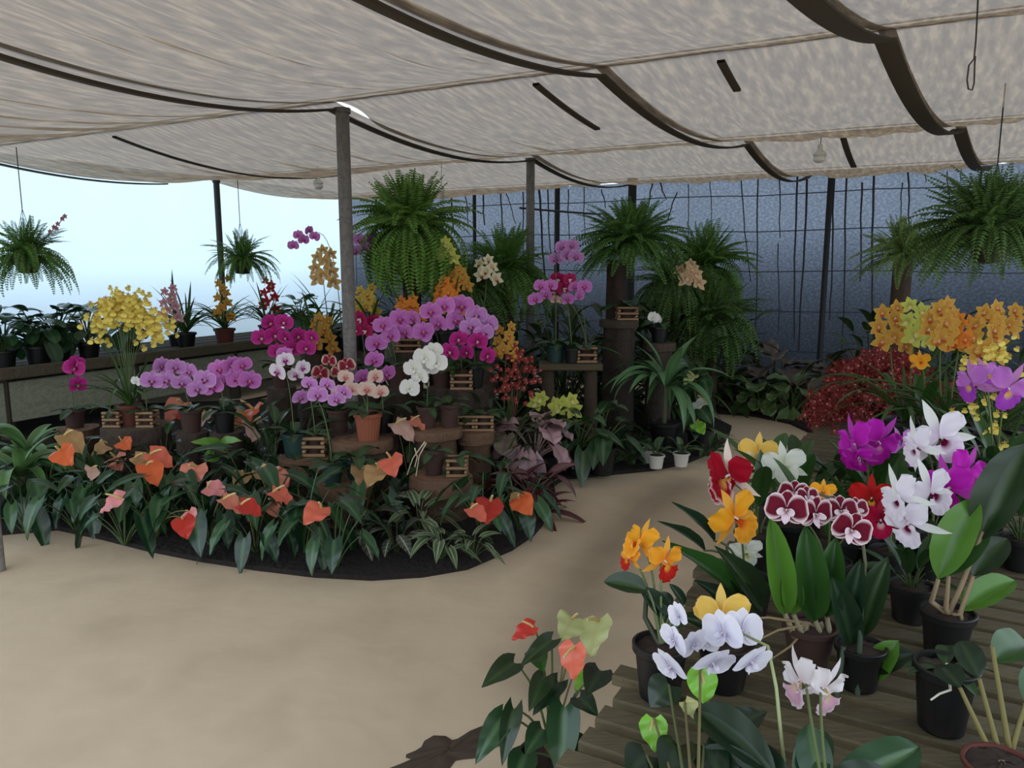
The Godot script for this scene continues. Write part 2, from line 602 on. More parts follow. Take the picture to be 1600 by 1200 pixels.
# ---------------------------------------------------------------- anthuriums: flowers are [x, y, distance from the plant towards the camera, pixels across, kind]
const SPATHE := [0.5, 0.92, 1.0, 0.95, 0.84, 0.68, 0.48, 0.26, 0.0]

func spathe(kind: String) -> ArrayMesh:
	var c: Color = {"coral": C(226, 112, 88), "salmon": C(222, 136, 112), "pink": C(226, 142, 142), "pale": C(216, 178, 160), "red": C(190, 54, 44), "orange": C(228, 108, 60), "tan": C(186, 148, 98), "green": C(150, 180, 78), "cream": C(196, 204, 140), "white": C(225, 228, 220), "lime": C(128, 190, 62)}[kind]
	return leaf("spathe " + kind, 1.0, 0.92, SPATHE, 0.15, -0.5, {"color": c, "rib": c.lerp(C(150, 60, 50), 0.15), "lobe": 0.13, "fold": 0.16, "wave": 0.06, "cols": 8})

func spadix(kind: String) -> ArrayMesh:
	if not shapes.has("spadix"):
		var s := Shape.new()
		s.tube([Vector3(0, 0, 0.05), Vector3(0, 0.2, 0.12), Vector3(0, 0.42, 0.25), Vector3(0, 0.5, 0.32)], 0.05, 0.028, 7, C(222, 196, 120), C(232, 214, 160))
		shapes["spadix"] = s.mesh()
	return shapes["spadix"]

func heart_flower(o: Node3D, crown: Vector3, f: Array, d: float) -> void:
	var p := at(f[0], f[1], d + f[2])
	var size: float = f[3] * 1.3 * (d + f[2]) / FOCAL
	var toward := look_dir(p, rng.randf_range(-0.9, 0.9), 0)
	var up := (toward * rng.randf_range(0.3, 0.8) + Vector3(rng.randf_range(-0.3, 0.3), 0.8, 0)).normalized()
	if f.size() > 5:
		toward = look_dir(p, f[5], f[6])
		up = toward
	var fwd := Vector3(0.15, -1, 0) if f.size() > 5 else Vector3(toward.x * 0.5, rng.randf_range(-0.9, 0.1), toward.z * 0.5) + Vector3(rng.randf_range(-1.0, 1.0), 0, rng.randf_range(-0.3, 0.3))
	fwd = (fwd - up * fwd.dot(up)).normalized()
	var b := Basis(up.cross(fwd), up, fwd)
	var flower := part(o, "flower", spathe(f[4]), M.spathe, Transform3D(b * Basis.from_scale(Vector3.ONE * size), p - fwd * size * 0.4 - o.position))
	part(flower, "spadix", spadix(f[4]), M.petal)
	var foot := p - fwd * size * 0.4
	stem(o, curve(crown, Vector3(lerpf(crown.x, foot.x, 0.3), lerpf(crown.y, foot.y, 0.7), lerpf(crown.z, foot.z, 0.3)), foot, 7), 0.003, 0.0025, C(112, 104, 66))

func anthurium(label: String, px: float, py: float, size: float, leaves: int, flowers: Array, group := "", lift := 0.0) -> Node3D:
	var base := on_level(px, py, 0.03 + lift)
	var o := thing("anthurium", label, "anthurium", base, group)
	whorl(o, base, leaves, "gloss", anthurium_leaves(), -0.2, 0.15, size, rng.randf() * 6)
	for f in flowers:
		heart_flower(o, base, [f[0], f[1], f[2] - 0.2, f[3], f[4]], -base.z)
	return o

# ---------------------------------------------------------------- ferns
func fern(label: String, crown: Vector3, size: float, n: int, kind := "deep", droop := 1.0, called := "hanging_fern", base_y := 0.0) -> Node3D:
	var o := thing(called, label, "fern", crown)
	var g: Color = {"deep": C(52, 100, 46), "mid": C(70, 116, 46), "light": C(118, 142, 82), "lush": C(92, 134, 54), "dark": C(42, 76, 38)}[kind]
	var set_ := []
	for k in 8:
		set_.append(frond("frond %s %d %.1f" % [kind, k, droop], [0.55, 0.6, 0.62, 0.42, 0.66, 0.58, 0.4, 0.5][k], 0.11 + 0.02 * (k % 2), [1.2, 0.9, 0.55, 1.4, 0.7, 0.2, 1.45, 1.0][k], -[1.3, 2.1, 2.0, 0.5, 2.4, 1.6, 0.2, 1.0][k] * droop, g, 26))
	whorl(o, crown, n, "fern", set_, -0.25, 0.25, size, rng.randf() * 6, TAU, "frond")
	return o

func stump(label: String, top: Vector3, r: float, low := 0.0, slab := 0.0, tone := C(92, 72, 56), called := "log_plinth") -> Node3D:
	# a log from the ground to top, with a wider sawn round on it if slab > 0
	var o := thing(called, label, "log", Vector3(top.x, low, top.z))
	var h := top.y - low
	var ph := rng.randf() * 6
	var knob := func(p: Vector3, a: float):
		var f := 1.0 + 0.05 * sin(a * 3 + ph) + 0.03 * sin(a * 7 + ph * 2) + 0.02 * sin(p.y * 18 + a * 4)
		return Vector3(p.x * f, p.y, p.z * f)
	var body_h := h - slab
	var rb := r * (0.78 if slab > 0 else 1.0)
	var s := Shape.new()
	s.grid(24, 8, func(x, q):
		return knob.call(Vector3(cos(x * TAU) * rb * (1.06 - 0.06 * q), q * body_h, sin(x * TAU) * rb * (1.06 - 0.06 * q)), x * TAU), func(x, q):
		return tone * (0.62 + 0.3 * absf(sin(x * 60 + sin(q * 9) * 1.4 + ph)) + 0.12 * sin(q * 30 + x * 14)))
	if slab <= 0:
		rings(s, rb, h, knob, tone * 2.2)
	part(o, "trunk", s.mesh(), M.bark)
	if slab > 0:
		var t := Shape.new()
		t.grid(28, 4, func(x, q):
			var rr: float = r * [0.97, 1.0, 1.0, 1.0, 0.975][int(round(q * 4))]
			return knob.call(Vector3(cos(x * TAU) * rr, body_h + [0.0, 0.06, 0.5, 0.94, 1.0][int(round(q * 4))] * slab, sin(x * TAU) * rr), x * TAU), func(x, q):
			return tone * (1.1 + 0.22 * absf(sin(x * 45 + ph))))
		rings(t, r * 0.975, h, knob, tone * 2.4)
		t.grid(28, 1, func(x, q): return knob.call(Vector3(cos(x * TAU) * lerpf(rb * 0.8, r * 0.97, q), body_h, sin(x * TAU) * lerpf(rb * 0.8, r * 0.97, q)), x * TAU), func(_x, _q): return C(96, 70, 52))
		part(o, "sawn_round", t.mesh(), M.bark)
	return o

func rings(s: Shape, r: float, y: float, knob: Callable, wood := Color(0.3, 0.17, 0.09)) -> void:
	s.grid(28, 9, func(x, q):
		return knob.call(Vector3(cos(x * TAU) * r * q, y, sin(x * TAU) * r * q), x * TAU), func(x, q):
		return wood * (0.86 + 0.16 * sin(q * 40.0 + sin(x * TAU) * 0.6) - 0.1 * q))

# ================================================================ the scene
func _ready() -> void:
	rng.seed = 7
	# camera
	var cam := Camera3D.new()
	cam.name = "camera"
	cam.position = Vector3(0, EYE, 0)
	cam.rotation_degrees = Vector3(-PITCH, 0, 0)
	cam.fov = rad_to_deg(2 * atan(600.0 / FOCAL))
	cam.near = 0.05
	cam.far = 200
	add_child(cam)
	cam.current = true
	# an even overcast sky
	var sky := ProceduralSkyMaterial.new()
	sky.sky_top_color = Color(0.86, 0.92, 1.0)
	sky.sky_horizon_color = Color(0.95, 0.98, 1.0)
	sky.ground_bottom_color = Color(0.42, 0.42, 0.38)
	sky.ground_horizon_color = Color(0.6, 0.62, 0.6)
	sky.sky_energy_multiplier = 1.0
	var env := Environment.new()
	env.background_mode = Environment.BG_SKY
	env.sky = Sky.new()
	env.sky.sky_material = sky
	env.background_energy_multiplier = 1.0
	env.tonemap_mode = Environment.TONE_MAPPER_LINEAR
	env.tonemap_exposure = 2.55
	env.sdfgi_enabled = true
	env.ssao_enabled = true
	env.ssil_enabled = true
	var we := WorldEnvironment.new()
	we.name = "daylight"
	we.environment = env
	add_child(we)

	materials()
	kinds()
	shell()
	roof()
	back_wall()
	posts()
	beds()
	left_bench()
	slatted_bench()
	island_logs()
	island_orchids()
	island_anthuriums()
	middle_group()
	back_foliage()
	ferns()
	right_group()
	foreground()
	small_things()

func materials() -> void:
	M.leaf = looks("leaf", 0.38, 0.3)
	M.gloss = looks("glossy leaf", 0.26, 0.2)
	M.fern = looks("fern", 0.6, 0.4)
	M.fern.albedo_color = Color(1, 1, 0.96)
	for m in [M.leaf, M.gloss]:
		m.albedo_color = Color(0.86, 0.88, 0.8)
	M.petal = looks("petal", 0.6, 0.55, 0.3)
	M.spathe = looks("spathe", 0.3, 0.4)
	M.stem = looks("stem", 0.55)
	M.pot = looks("plastic", 0.45)
	M.clay = looks("clay", 0.85)
	M.wood_vc = looks("stick wood", 0.85)
	M.soil_vc = looks("potting soil", 0.95)
	M.bark = looks("bark", 0.9)
	M.bark.normal_enabled = true
	M.bark.normal_texture = normal_noise(0.05)
	M.bark.uv1_triplanar = true
	M.bark.uv1_scale = Vector3(3, 1, 3)
	M.wire = looks("wire", 0.5)
	M.concrete = StandardMaterial3D.new()
	M.concrete.albedo_texture = noise_picture(0.006, [rgb(194, 174, 146), rgb(206, 186, 157), rgb(212, 192, 163), rgb(200, 180, 152)], 6)
	M.concrete.uv1_triplanar = true
	M.concrete.uv1_world_triplanar = true
	M.concrete.uv1_scale = Vector3.ONE * 0.35
	M.concrete.roughness = 0.9
	M.concrete.normal_enabled = true
	M.concrete.normal_texture = normal_noise(0.08)
	M.concrete.normal_scale = 0.04
	M.soil = StandardMaterial3D.new()
	M.soil.albedo_texture = noise_picture(0.03, [rgb(18, 14, 12), rgb(34, 27, 22), rgb(24, 19, 16), rgb(48, 38, 30)], 5)
	M.soil.uv1_triplanar = true
	M.soil.uv1_world_triplanar = true
	M.soil.uv1_scale = Vector3.ONE * 1.2
	M.soil.roughness = 1.0
	M.soil.normal_enabled = true
	M.soil.normal_texture = normal_noise(0.06)
	M.wood = StandardMaterial3D.new()
	M.wood.albedo_texture = noise_picture(0.02, [rgb(70, 65, 47), rgb(104, 95, 70), rgb(86, 78, 58), rgb(120, 108, 82)], 5)
	M.wood.uv1_triplanar = true
	M.wood.uv1_scale = Vector3(0.5, 6, 6)
	M.wood.roughness = 0.9
	M.wood.vertex_color_use_as_albedo = true
	M.wood.cull_mode = BaseMaterial3D.CULL_DISABLED
	M.block = StandardMaterial3D.new()
	M.block.albedo_texture = noise_picture(0.02, [rgb(112, 116, 98), rgb(152, 154, 134), rgb(126, 132, 110), rgb(166, 166, 148)], 5)
	M.block.uv1_triplanar = true
	M.block.uv1_scale = Vector3.ONE * 1.5
	M.block.roughness = 0.95
	M.post = StandardMaterial3D.new()
	M.post.albedo_texture = noise_picture(0.015, [rgb(98, 96, 94), rgb(146, 142, 138), rgb(118, 114, 112), rgb(164, 160, 154)], 5)
	M.post.uv1_triplanar = true
	M.post.uv1_scale = Vector3(2, 1.2, 2)
	M.post.roughness = 0.7
	M.post.vertex_color_use_as_albedo = true
	M.post.cull_mode = BaseMaterial3D.CULL_DISABLED
	# shade cloth: woven, part holes, lets daylight through
	M.cloth = StandardMaterial3D.new()
	M.cloth.albedo_texture = noise_picture(0.014, [rgb(138, 125, 110), rgb(153, 139, 122), rgb(164, 149, 131), rgb(184, 170, 151)], 6, 1024, FastNoiseLite.TYPE_SIMPLEX_SMOOTH, 3, 0.26, 0.74)
	M.cloth.uv1_scale = Vector3(1.3, 0.26, 1)
	M.cloth.roughness = 0.95
	M.cloth.metallic_specular = 0.1
	M.cloth.transparency = BaseMaterial3D.TRANSPARENCY_ALPHA
	M.cloth.albedo_color = Color(1, 1, 1, 0.93)
	M.cloth.backlight_enabled = true
	M.cloth.backlight = Color(0.68, 0.63, 0.56)
	M.cloth.cull_mode = BaseMaterial3D.CULL_DISABLED
	M.strap = looks("strap", 0.9)
	# pale plastic film of the left wall
	M.film = StandardMaterial3D.new()
	M.film.albedo_color = Color(0.75, 0.93, 1.0)
	M.film.roughness = 0.9
	M.film.backlight_enabled = true
	M.film.backlight = Color(1.52, 1.8, 1.92).linear_to_srgb()
	M.film.cull_mode = BaseMaterial3D.CULL_DISABLED
	# blue grey netting of the back wall
	M.net = StandardMaterial3D.new()
	M.net.albedo_texture = noise_picture(0.05, [rgb(104, 112, 124), rgb(113, 121, 133), rgb(118, 126, 138), rgb(130, 138, 150)], 5, 512, FastNoiseLite.TYPE_SIMPLEX_SMOOTH, 4, 0.26, 0.74)
	M.net.uv1_scale = Vector3(10, 3, 1)
	M.net.roughness = 0.95
	M.net.backlight_enabled = true
	M.net.backlight = Color(1.86, 1.84, 1.8).linear_to_srgb()
	M.net.cull_mode = BaseMaterial3D.CULL_DISABLED

func normal_noise(freq: float) -> NoiseTexture2D:
	var t := noise_picture(freq, [Color.BLACK, Color.WHITE], 4, 256)
	t.color_ramp = null
	t.as_normal_map = true
	t.bump_strength = 4
	return t

func kinds() -> void:
	var w := C(244, 242, 236)
	K.pink = {"form": "moth", "main": C(214, 128, 206), "rim": C(226, 158, 220), "eye": C(196, 96, 184), "lip": C(160, 36, 120), "lip2": C(210, 150, 80)}
	K.lilac = {"form": "moth", "main": C(204, 142, 206), "rim": C(222, 178, 222), "eye": C(186, 112, 188), "lip": C(130, 36, 116), "lip2": C(220, 190, 140)}
	K.magenta = {"form": "moth", "main": C(196, 50, 142), "rim": C(210, 84, 164), "eye": C(160, 20, 100), "lip": C(150, 16, 80), "lip2": w}
	K.crimson = {"form": "moth", "main": C(180, 36, 96), "rim": C(196, 60, 116), "eye": C(140, 14, 60), "lip": C(230, 200, 200), "lip2": w}
	K.white = {"form": "moth", "main": w, "rim": w, "eye": C(228, 230, 206), "lip": w, "lip2": C(160, 150, 110)}
	K.spotted = {"form": "moth", "main": C(238, 228, 238), "rim": w, "eye": C(200, 140, 190), "lip": C(140, 30, 110), "lip2": C(160, 40, 110)}
	K.peach = {"form": "moth", "main": C(234, 206, 190), "rim": C(240, 220, 206), "eye": C(220, 150, 140), "lip": C(190, 90, 110), "lip2": C(220, 170, 90)}
	K.striped = {"form": "moth", "main": C(150, 40, 60), "rim": C(232, 200, 180), "eye": C(150, 30, 60), "lip": C(150, 24, 50), "lip2": w, "rim_from": 0.7}
	K.burgundy = {"form": "moth", "main": C(108, 14, 42), "rim": C(246, 226, 230), "eye": C(96, 10, 34), "lip": C(238, 216, 226), "lip2": C(120, 14, 50), "liprim": w, "rim_from": 0.88, "lip_size": 1.5}
	K.snow = {"form": "moth", "main": C(236, 234, 244), "rim": C(242, 240, 248), "eye": C(196, 190, 212), "lip": C(222, 216, 232), "lip2": C(150, 140, 170)}
	var cream := C(232, 214, 160)
	K.orange = {"form": "star", "main": C(232, 144, 54), "rim": C(238, 160, 70), "eye": C(206, 104, 36), "lip": C(200, 80, 40), "lip2": C(240, 200, 110)}
	K.amber = {"form": "star", "main": C(200, 154, 66), "rim": C(220, 178, 92), "eye": C(190, 120, 44), "lip": C(180, 84, 40), "lip2": cream}
	K.olive = {"form": "star", "main": C(204, 176, 72), "rim": C(210, 190, 92), "eye": C(168, 130, 50), "lip": C(170, 90, 40), "lip2": cream}
	K.yellowgreen = {"form": "star", "main": C(200, 206, 96), "rim": C(212, 216, 120), "eye": C(160, 160, 60), "lip": C(230, 220, 150), "lip2": cream}
	K.tawny = {"form": "star", "main": C(206, 172, 108), "rim": C(224, 200, 146), "eye": C(150, 100, 50), "lip": C(240, 232, 214), "lip2": cream}
	K.ivory = {"form": "star", "main": C(234, 226, 192), "rim": C(240, 234, 208), "eye": C(200, 170, 110), "lip": C(150, 70, 50), "lip2": cream}
	K.peachstar = {"form": "star", "main": C(226, 190, 150), "rim": C(232, 204, 170), "eye": C(180, 120, 90), "lip": C(236, 220, 190), "lip2": cream}
	K.redstar = {"form": "star", "main": C(176, 40, 48), "rim": C(190, 60, 60), "eye": C(130, 24, 30), "lip": C(228, 200, 190), "lip2": C(160, 40, 50)}
	K.rosestar = {"form": "star", "main": C(206, 154, 156), "rim": C(214, 170, 170), "eye": C(170, 100, 110), "lip": C(232, 214, 210), "lip2": C(170, 80, 90)}
	K.redbrown = {"form": "star", "main": C(140, 52, 44), "rim": C(160, 72, 60), "eye": C(96, 32, 30), "lip": C(206, 160, 150), "lip2": C(140, 50, 50)}
	K.purple = {"form": "cattleya", "main": C(196, 36, 184), "rim": C(206, 60, 196), "eye": C(170, 20, 150), "back": C(186, 70, 178), "lip": C(170, 16, 146), "lip2": C(222, 150, 190)}
	K.mauve = {"form": "cattleya", "main": C(196, 116, 206), "rim": C(206, 140, 214), "eye": C(200, 130, 200), "back": C(196, 132, 190), "lip": C(170, 70, 190), "lip2": C(240, 200, 110)}
	K.whitecat = {"form": "cattleya", "main": C(240, 234, 244), "rim": C(244, 240, 246), "eye": C(232, 220, 236), "back": C(236, 238, 232), "lip": C(240, 230, 242), "lip2": C(118, 10, 60), "liprim": C(242, 236, 244), "sepal": 0.74}
	K.blush = {"form": "cattleya", "main": C(240, 232, 232), "rim": C(242, 236, 236), "eye": C(226, 206, 210), "back": C(238, 230, 230), "lip": C(216, 170, 186), "lip2": C(226, 206, 140), "liprim": C(238, 220, 226)}
	K.paper = {"form": "cattleya", "main": C(228, 232, 218), "rim": C(232, 236, 224), "eye": C(214, 220, 190), "back": C(226, 230, 214), "lip": C(226, 230, 214), "lip2": C(206, 206, 130)}
	K.redcat = {"form": "cattleya", "main": C(190, 24, 26), "rim": C(196, 34, 30), "eye": C(150, 14, 20), "back": C(180, 30, 28), "lip": C(150, 10, 36), "lip2": C(230, 180, 60)}
	K.ruby = {"form": "cattleya", "main": C(160, 12, 52), "rim": C(176, 20, 66), "eye": C(130, 10, 40), "back": C(160, 30, 60), "lip": C(170, 16, 66), "lip2": C(230, 190, 190)}
	K.flag = {"form": "cattleya", "main": C(160, 10, 34), "rim": C(168, 16, 40), "eye": C(140, 10, 30), "back": C(240, 222, 210), "lip": C(150, 8, 30), "lip2": C(220, 160, 80), "liprim": C(236, 200, 200)}
	K.gold = {"form": "cattleya", "main": C(244, 170, 40), "rim": C(246, 178, 56), "eye": C(236, 150, 30), "back": C(240, 176, 70), "lip": C(240, 160, 40), "lip2": C(210, 90, 30), "liprim": C(244, 180, 70)}
	K.sunset = {"form": "cattleya", "main": C(244, 164, 46), "rim": C(246, 172, 60), "eye": C(232, 130, 36), "back": C(244, 176, 70), "lip": C(186, 36, 26), "lip2": C(240, 180, 60)}
	K.butter = {"form": "cattleya", "main": C(244, 202, 96), "rim": C(246, 210, 116), "eye": C(232, 180, 70), "back": C(244, 206, 110), "lip": C(240, 230, 190), "lip2": C(226, 190, 70)}
	K.dancing = {"form": "fan", "main": C(240, 206, 60), "rim": C(240, 206, 60), "eye": C(190, 140, 60), "back": C(216, 188, 84), "lip": C(242, 226, 116), "lip2": C(222, 184, 84)}
	K.sharry = {"form": "fan", "main": C(122, 44, 42), "rim": C(144, 60, 56), "eye": C(92, 28, 28), "back": C(122, 42, 40), "lip": C(160, 70, 68), "lip2": C(232, 190, 180)}

# ---------------------------------------------------------------- the shade house
func shell() -> void:
	var floor_ := structure("floor")
	var s := Shape.new()
	slab(s, [uw(-9.0, -3.0), uw(4.5, -3.0), uw(4.5, 9.25), uw(-9.0, 9.25)], -0.15, 0.0, Color.WHITE)
	# the top, with a darker band in its colour along the path
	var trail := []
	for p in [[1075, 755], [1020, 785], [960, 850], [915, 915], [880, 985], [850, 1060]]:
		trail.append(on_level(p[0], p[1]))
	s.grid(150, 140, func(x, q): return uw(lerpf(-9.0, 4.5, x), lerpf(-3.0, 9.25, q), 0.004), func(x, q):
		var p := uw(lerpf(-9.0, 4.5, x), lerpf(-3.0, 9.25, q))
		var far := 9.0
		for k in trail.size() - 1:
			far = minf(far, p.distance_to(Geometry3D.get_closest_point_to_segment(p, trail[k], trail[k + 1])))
		var band_tone := 1.0 - 0.42 * exp(-pow(far / 0.17, 2))
		return Color(band_tone, band_tone, band_tone * 0.98))
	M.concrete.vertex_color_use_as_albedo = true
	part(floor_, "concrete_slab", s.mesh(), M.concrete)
	var g := structure("ground")
	var t := Shape.new()
	slab(t, [Vector3(-45, 0, -45), Vector3(45, 0, -45), Vector3(45, 0, 45), Vector3(-45, 0, 45)], -0.4, -0.16, C(96, 92, 74))
	part(g, "earth", t.mesh(), M.soil_vc)
	# unseen banks added outside the left and back walls to block low sky light
	var b := structure("trim_1")
	var q := Shape.new()
	blocker_bank(q, uw(-9.3, -2), uw(-9.3, 10.5), 1.55)
	part(b, "added_blocker_hedge", q.mesh(), M.fern)
	var b2 := structure("trim_2")  # second added bank, keeps sky light off the lower netting
	var q2 := Shape.new()
	blocker_bank(q2, uw(-9.0, 10.1), uw(6, 10.1), 2.05)
	part(b2, "added_blocker_hedge", q2.mesh(), M.fern)

func blocker_bank(s: Shape, a: Vector3, b: Vector3, h: float) -> void:
	var dir := (b - a).normalized()
	var out := Vector3(dir.z, 0, -dir.x)
	var n := FastNoiseLite.new()
	n.frequency = 1.2
	s.grid(80, 14, func(x, q):
		var ang: float = q * PI
		var p := a.lerp(b, x)
		var r := 1.0 + 0.18 * n.get_noise_3d(p.x * 2, q * 5, p.z * 2)
		return p + out * cos(ang) * 0.5 * r + Vector3(0, -0.16 + h * pow(sin(ang), 0.5) * r, 0), func(x, q):
		return C(50, 74, 44) * (0.8 + 0.4 * n.get_noise_2d(x * 60, q * 20)))

func slab(s: Shape, pts: Array, y0: float, y1: float, col: Color) -> void:
	var flat := PackedVector2Array()
	for p in pts:
		flat.append(Vector2(p.x, p.z))
	var idx := Geometry2D.triangulate_polygon(flat)
	for k in range(0, idx.size(), 3):
		var a := flat[idx[k]]
		var b := flat[idx[k + 1]]
		var c := flat[idx[k + 2]]
		if (b - a).cross(c - a) < 0:
			var sw := b
			b = c
			c = sw
		s.tri(Vector3(a.x, y1, a.y), Vector3(b.x, y1, b.y), Vector3(c.x, y1, c.y), col)
		s.tri(Vector3(a.x, y0, a.y), Vector3(c.x, y0, c.y), Vector3(b.x, y0, b.y), col)
	for k in flat.size():
		var a := flat[k]
		var b := flat[(k + 1) % flat.size()]
		s.tri(Vector3(a.x, y0, a.y), Vector3(b.x, y1, b.y), Vector3(a.x, y1, a.y), col)
		s.tri(Vector3(a.x, y0, a.y), Vector3(b.x, y0, b.y), Vector3(b.x, y1, b.y), col)

func roof() -> void:
	var o := structure("ceiling")
	var n := FastNoiseLite.new()
	n.seed = 5
	n.frequency = 1.0
	var cuts := [[LEFT_U, LEFT_U], [-3.43, -3.43], [-1.75, -1.36], [-0.62, 0.3], [1.9, 1.9]]
	for a in cuts.size() - 1:
		for b in WIRES.size() - 1:
			var s := Shape.new()
			var w0: float = WIRES[b]
			var w1: float = WIRES[b + 1]
			var c0: Array = cuts[a]
			var c1: Array = cuts[a + 1]
			var o2 := 0.004 * (a % 2)
			s.grid(int((c1[0] - c0[0] + 0.5) * 16), 48, func(x, q):
				var w := lerpf(w0 - 0.03, w1 + 0.03, q)
				var u0 := seam_u(c0, w) - 0.035
				var u1 := seam_u(c1, w) + 0.035
				var open := 0.12 * exp(-pow((q - 0.06) * 11.0, 2)) if a == 1 and b == 2 else 0.0
				var u := lerpf(u0 + open, u1, x)
				var fold := n.get_noise_2d(u * 3.4, w * 0.25 + a * 9.0 + b * 3.0) * 0.055 + n.get_noise_2d(u * 7.0, w * 0.4) * 0.014
				var edge := sin(q * PI)
				fold *= clampf(minf(x, 1 - x) * (u1 - u0) * 6.0 - 0.2, 0, 1)
				return uw(u, w, roof_y(u, clampf(w, w0, w1)) + o2 * edge + fold * (0.1 + 0.9 * edge) - 0.03 * sin(x * PI) * edge), func(_x, _q): return Color.WHITE)
			for k in s.v.size():
				var p := s.v[k]
				s.t[k] = Vector2(p.x * 0.875 + p.z * 0.485 + a * 0.37, p.x * 0.485 - p.z * 0.875 + b * 0.71)
			part(o, "shade_cloth", s.mesh(), M.cloth)
	# dark straps that run under the joins, from wire to wire
	for st in [[-3.43, -3.43, 0.045, -0.3, 9.2], [-1.75, -1.36, 0.042, -0.3, 9.2], [-0.62, 0.3, 0.07, -0.3, 9.2], [-2.0, -1.97, 0.03, 3.85, 4.7], [-0.82, -0.72, 0.035, 6.6, 7.4], [-1.0, -1.0, 0.03, 3.85, 4.2], [-5.6, -5.6, 0.03, 3.85, 6.6], [-7.84, -7.84, 0.05, 3.0, 6.0, 0.02]]:
		for b in WIRES.size() - 1:
			var w0: float = maxf(WIRES[b], st[3])
			var w1: float = minf(WIRES[b + 1], st[4])
			if w1 <= w0:
				continue
			var s := Shape.new()
			s.grid(24, 4, func(x, q):
				var w := lerpf(w0, w1, x)
				var u := seam_u(st, w)
				var c: Array = [[-1, 0.0], [1, 0.0], [1, -0.014], [-1, -0.014], [-1, 0.0]][int(round(q * 4))]
				return uw(u + c[0] * st[2] * 0.62, w, roof_y(u, w) - 0.04 + c[1] + (st[5] if st.size() > 5 else 0.0)), func(_x, _q): return C(74, 64, 54))
			part(o, "seam_strap", s.mesh(), M.strap)
	for w in WIRES:
		var s := Shape.new()
		var pts := []
		for k in 25:
			var u := lerpf(LEFT_U, 1.8, k / 24.0)
			pts.append(uw(u, w, 2.51))
		s.tube(pts, 0.004, 0.004, 6, C(150, 142, 130))
		part(o, "roof_wire", s.mesh(), M.wire)

func seam_u(c: Array, w: float) -> float:
	return lerpf(c[0], c[1], clampf((w - 1.0) / 8.0, -0.3, 1))

func wall_point(px: float, py: float, w: float) -> Vector3:
	var r := ray(px, py)
	return Vector3(0, EYE, 0) + r * (w / (r.x * 0.485 - r.z * 0.875))

func back_wall() -> void:
	var o := structure("wall_left")
	var s := Shape.new()
	s.grid(60, 12, func(x, q): return uw(LEFT_U - 0.05 + 0.025 * sin(x * 70) * sin(q * PI), lerpf(-1.0, 9.2, x), lerpf(0.0, 2.52, q)), func(_x, _q): return Color.WHITE)
	part(o, "pale_film", s.mesh(), M.film)
	var base := Shape.new()
	base.bar(uw(LEFT_U + 0.02, -1.0, 0.3), uw(LEFT_U + 0.02, 9.2, 0.3), 0.1, 0.6, Vector3.UP, Color(0.55, 0.55, 0.5), 0.05)
	part(o, "block_base", base.mesh(), M.wood)
	var b := structure("wall_back")
	var t := Shape.new()
	t.grid(110, 16, func(x, q): return uw(lerpf(LEFT_U - 0.05, 3.5, x), BACK_W + 0.02 * sin(x * 160) + 0.015 * sin(x * 57 + q * 5), lerpf(0.0, 2.46, q)), func(_x, _q): return Color.WHITE)
	part(b, "blue_netting", t.mesh(), M.net)
	for y in [0.5, 0.95, 1.4, 1.85, 2.25]:
		var q := Shape.new()
		var pts := []
		for k in 20:
			pts.append(uw(lerpf(LEFT_U, 3.5, k / 19.0), BACK_W - 0.04, y + 0.012 * sin(k * 1.7)))
		q.tube(pts, 0.006, 0.006, 5, C(62, 72, 86))
		part(b, "tie_wire", q.mesh(), M.wire)
	# thin canes and hanging cords before the netting
	for c in [[1218, 272, 1219, 372, 0.008], [1245, 272, 1240, 530, 0.012], [1262, 272, 1248, 548, 0.013], [1304, 272, 1297, 500, 0.012], [1323, 275, 1316, 560, 0.011], [1347, 285, 1344, 440, 0.011], [1365, 266, 1362, 520, 0.013], [1419, 262, 1421, 360, 0.01], [1410, 285, 1406, 350, 0.007], [1447, 260, 1446, 285, 0.006], [1533, 262, 1531, 315, 0.009], [1502, 258, 1501, 285, 0.005], [754, 290, 757, 352, 0.012], [783, 295, 785, 385, 0.01], [790, 290, 806, 350, 0.007], [817, 300, 818, 410, 0.009], [842, 284, 852, 445, 0.015], [855, 292, 860, 398, 0.01], [888, 296, 889, 385, 0.008], [912, 288, 914, 372, 0.007], [940, 296, 947, 325, 0.008], [1020, 276, 1012, 325, 0.009], [1031, 276, 1040, 310, 0.01], [1058, 300, 1040, 350, 0.008], [1157, 272, 1172, 440, 0.008], [1185, 275, 1180, 560, 0.009], [1216, 380, 1217, 520, 0.007], [588, 298, 590, 360, 0.014], [608, 300, 606, 350, 0.009], [640, 300, 642, 340, 0.008], [668, 298, 676, 330, 0.01], [704, 296, 709, 365, 0.012], [727, 300, 732, 350, 0.008], [1075, 288, 1077, 420, 0.006], [1110, 280, 1112, 360, 0.006], [1480, 268, 1484, 330, 0.006]]:
		var q := Shape.new()
		var a := wall_point(c[0], c[1], BACK_W - 0.1)
		var e := wall_point(c[2], c[3], BACK_W - 0.1)
		a.y = minf(a.y, 2.44)
		var pts := []
		for k in 9:
			pts.append(a.lerp(e, k / 8.0) + Vector3(0.006 * sin(k * 0.9 + c[0]) + 0.003 * sin(k * 2.3 + c[0] * 2), 0, 0))
		q.tube(pts, c[4], c[4] * 0.7, 6, C(26, 28, 30))
		part(b, "hanging_cane", q.mesh(), M.wire)

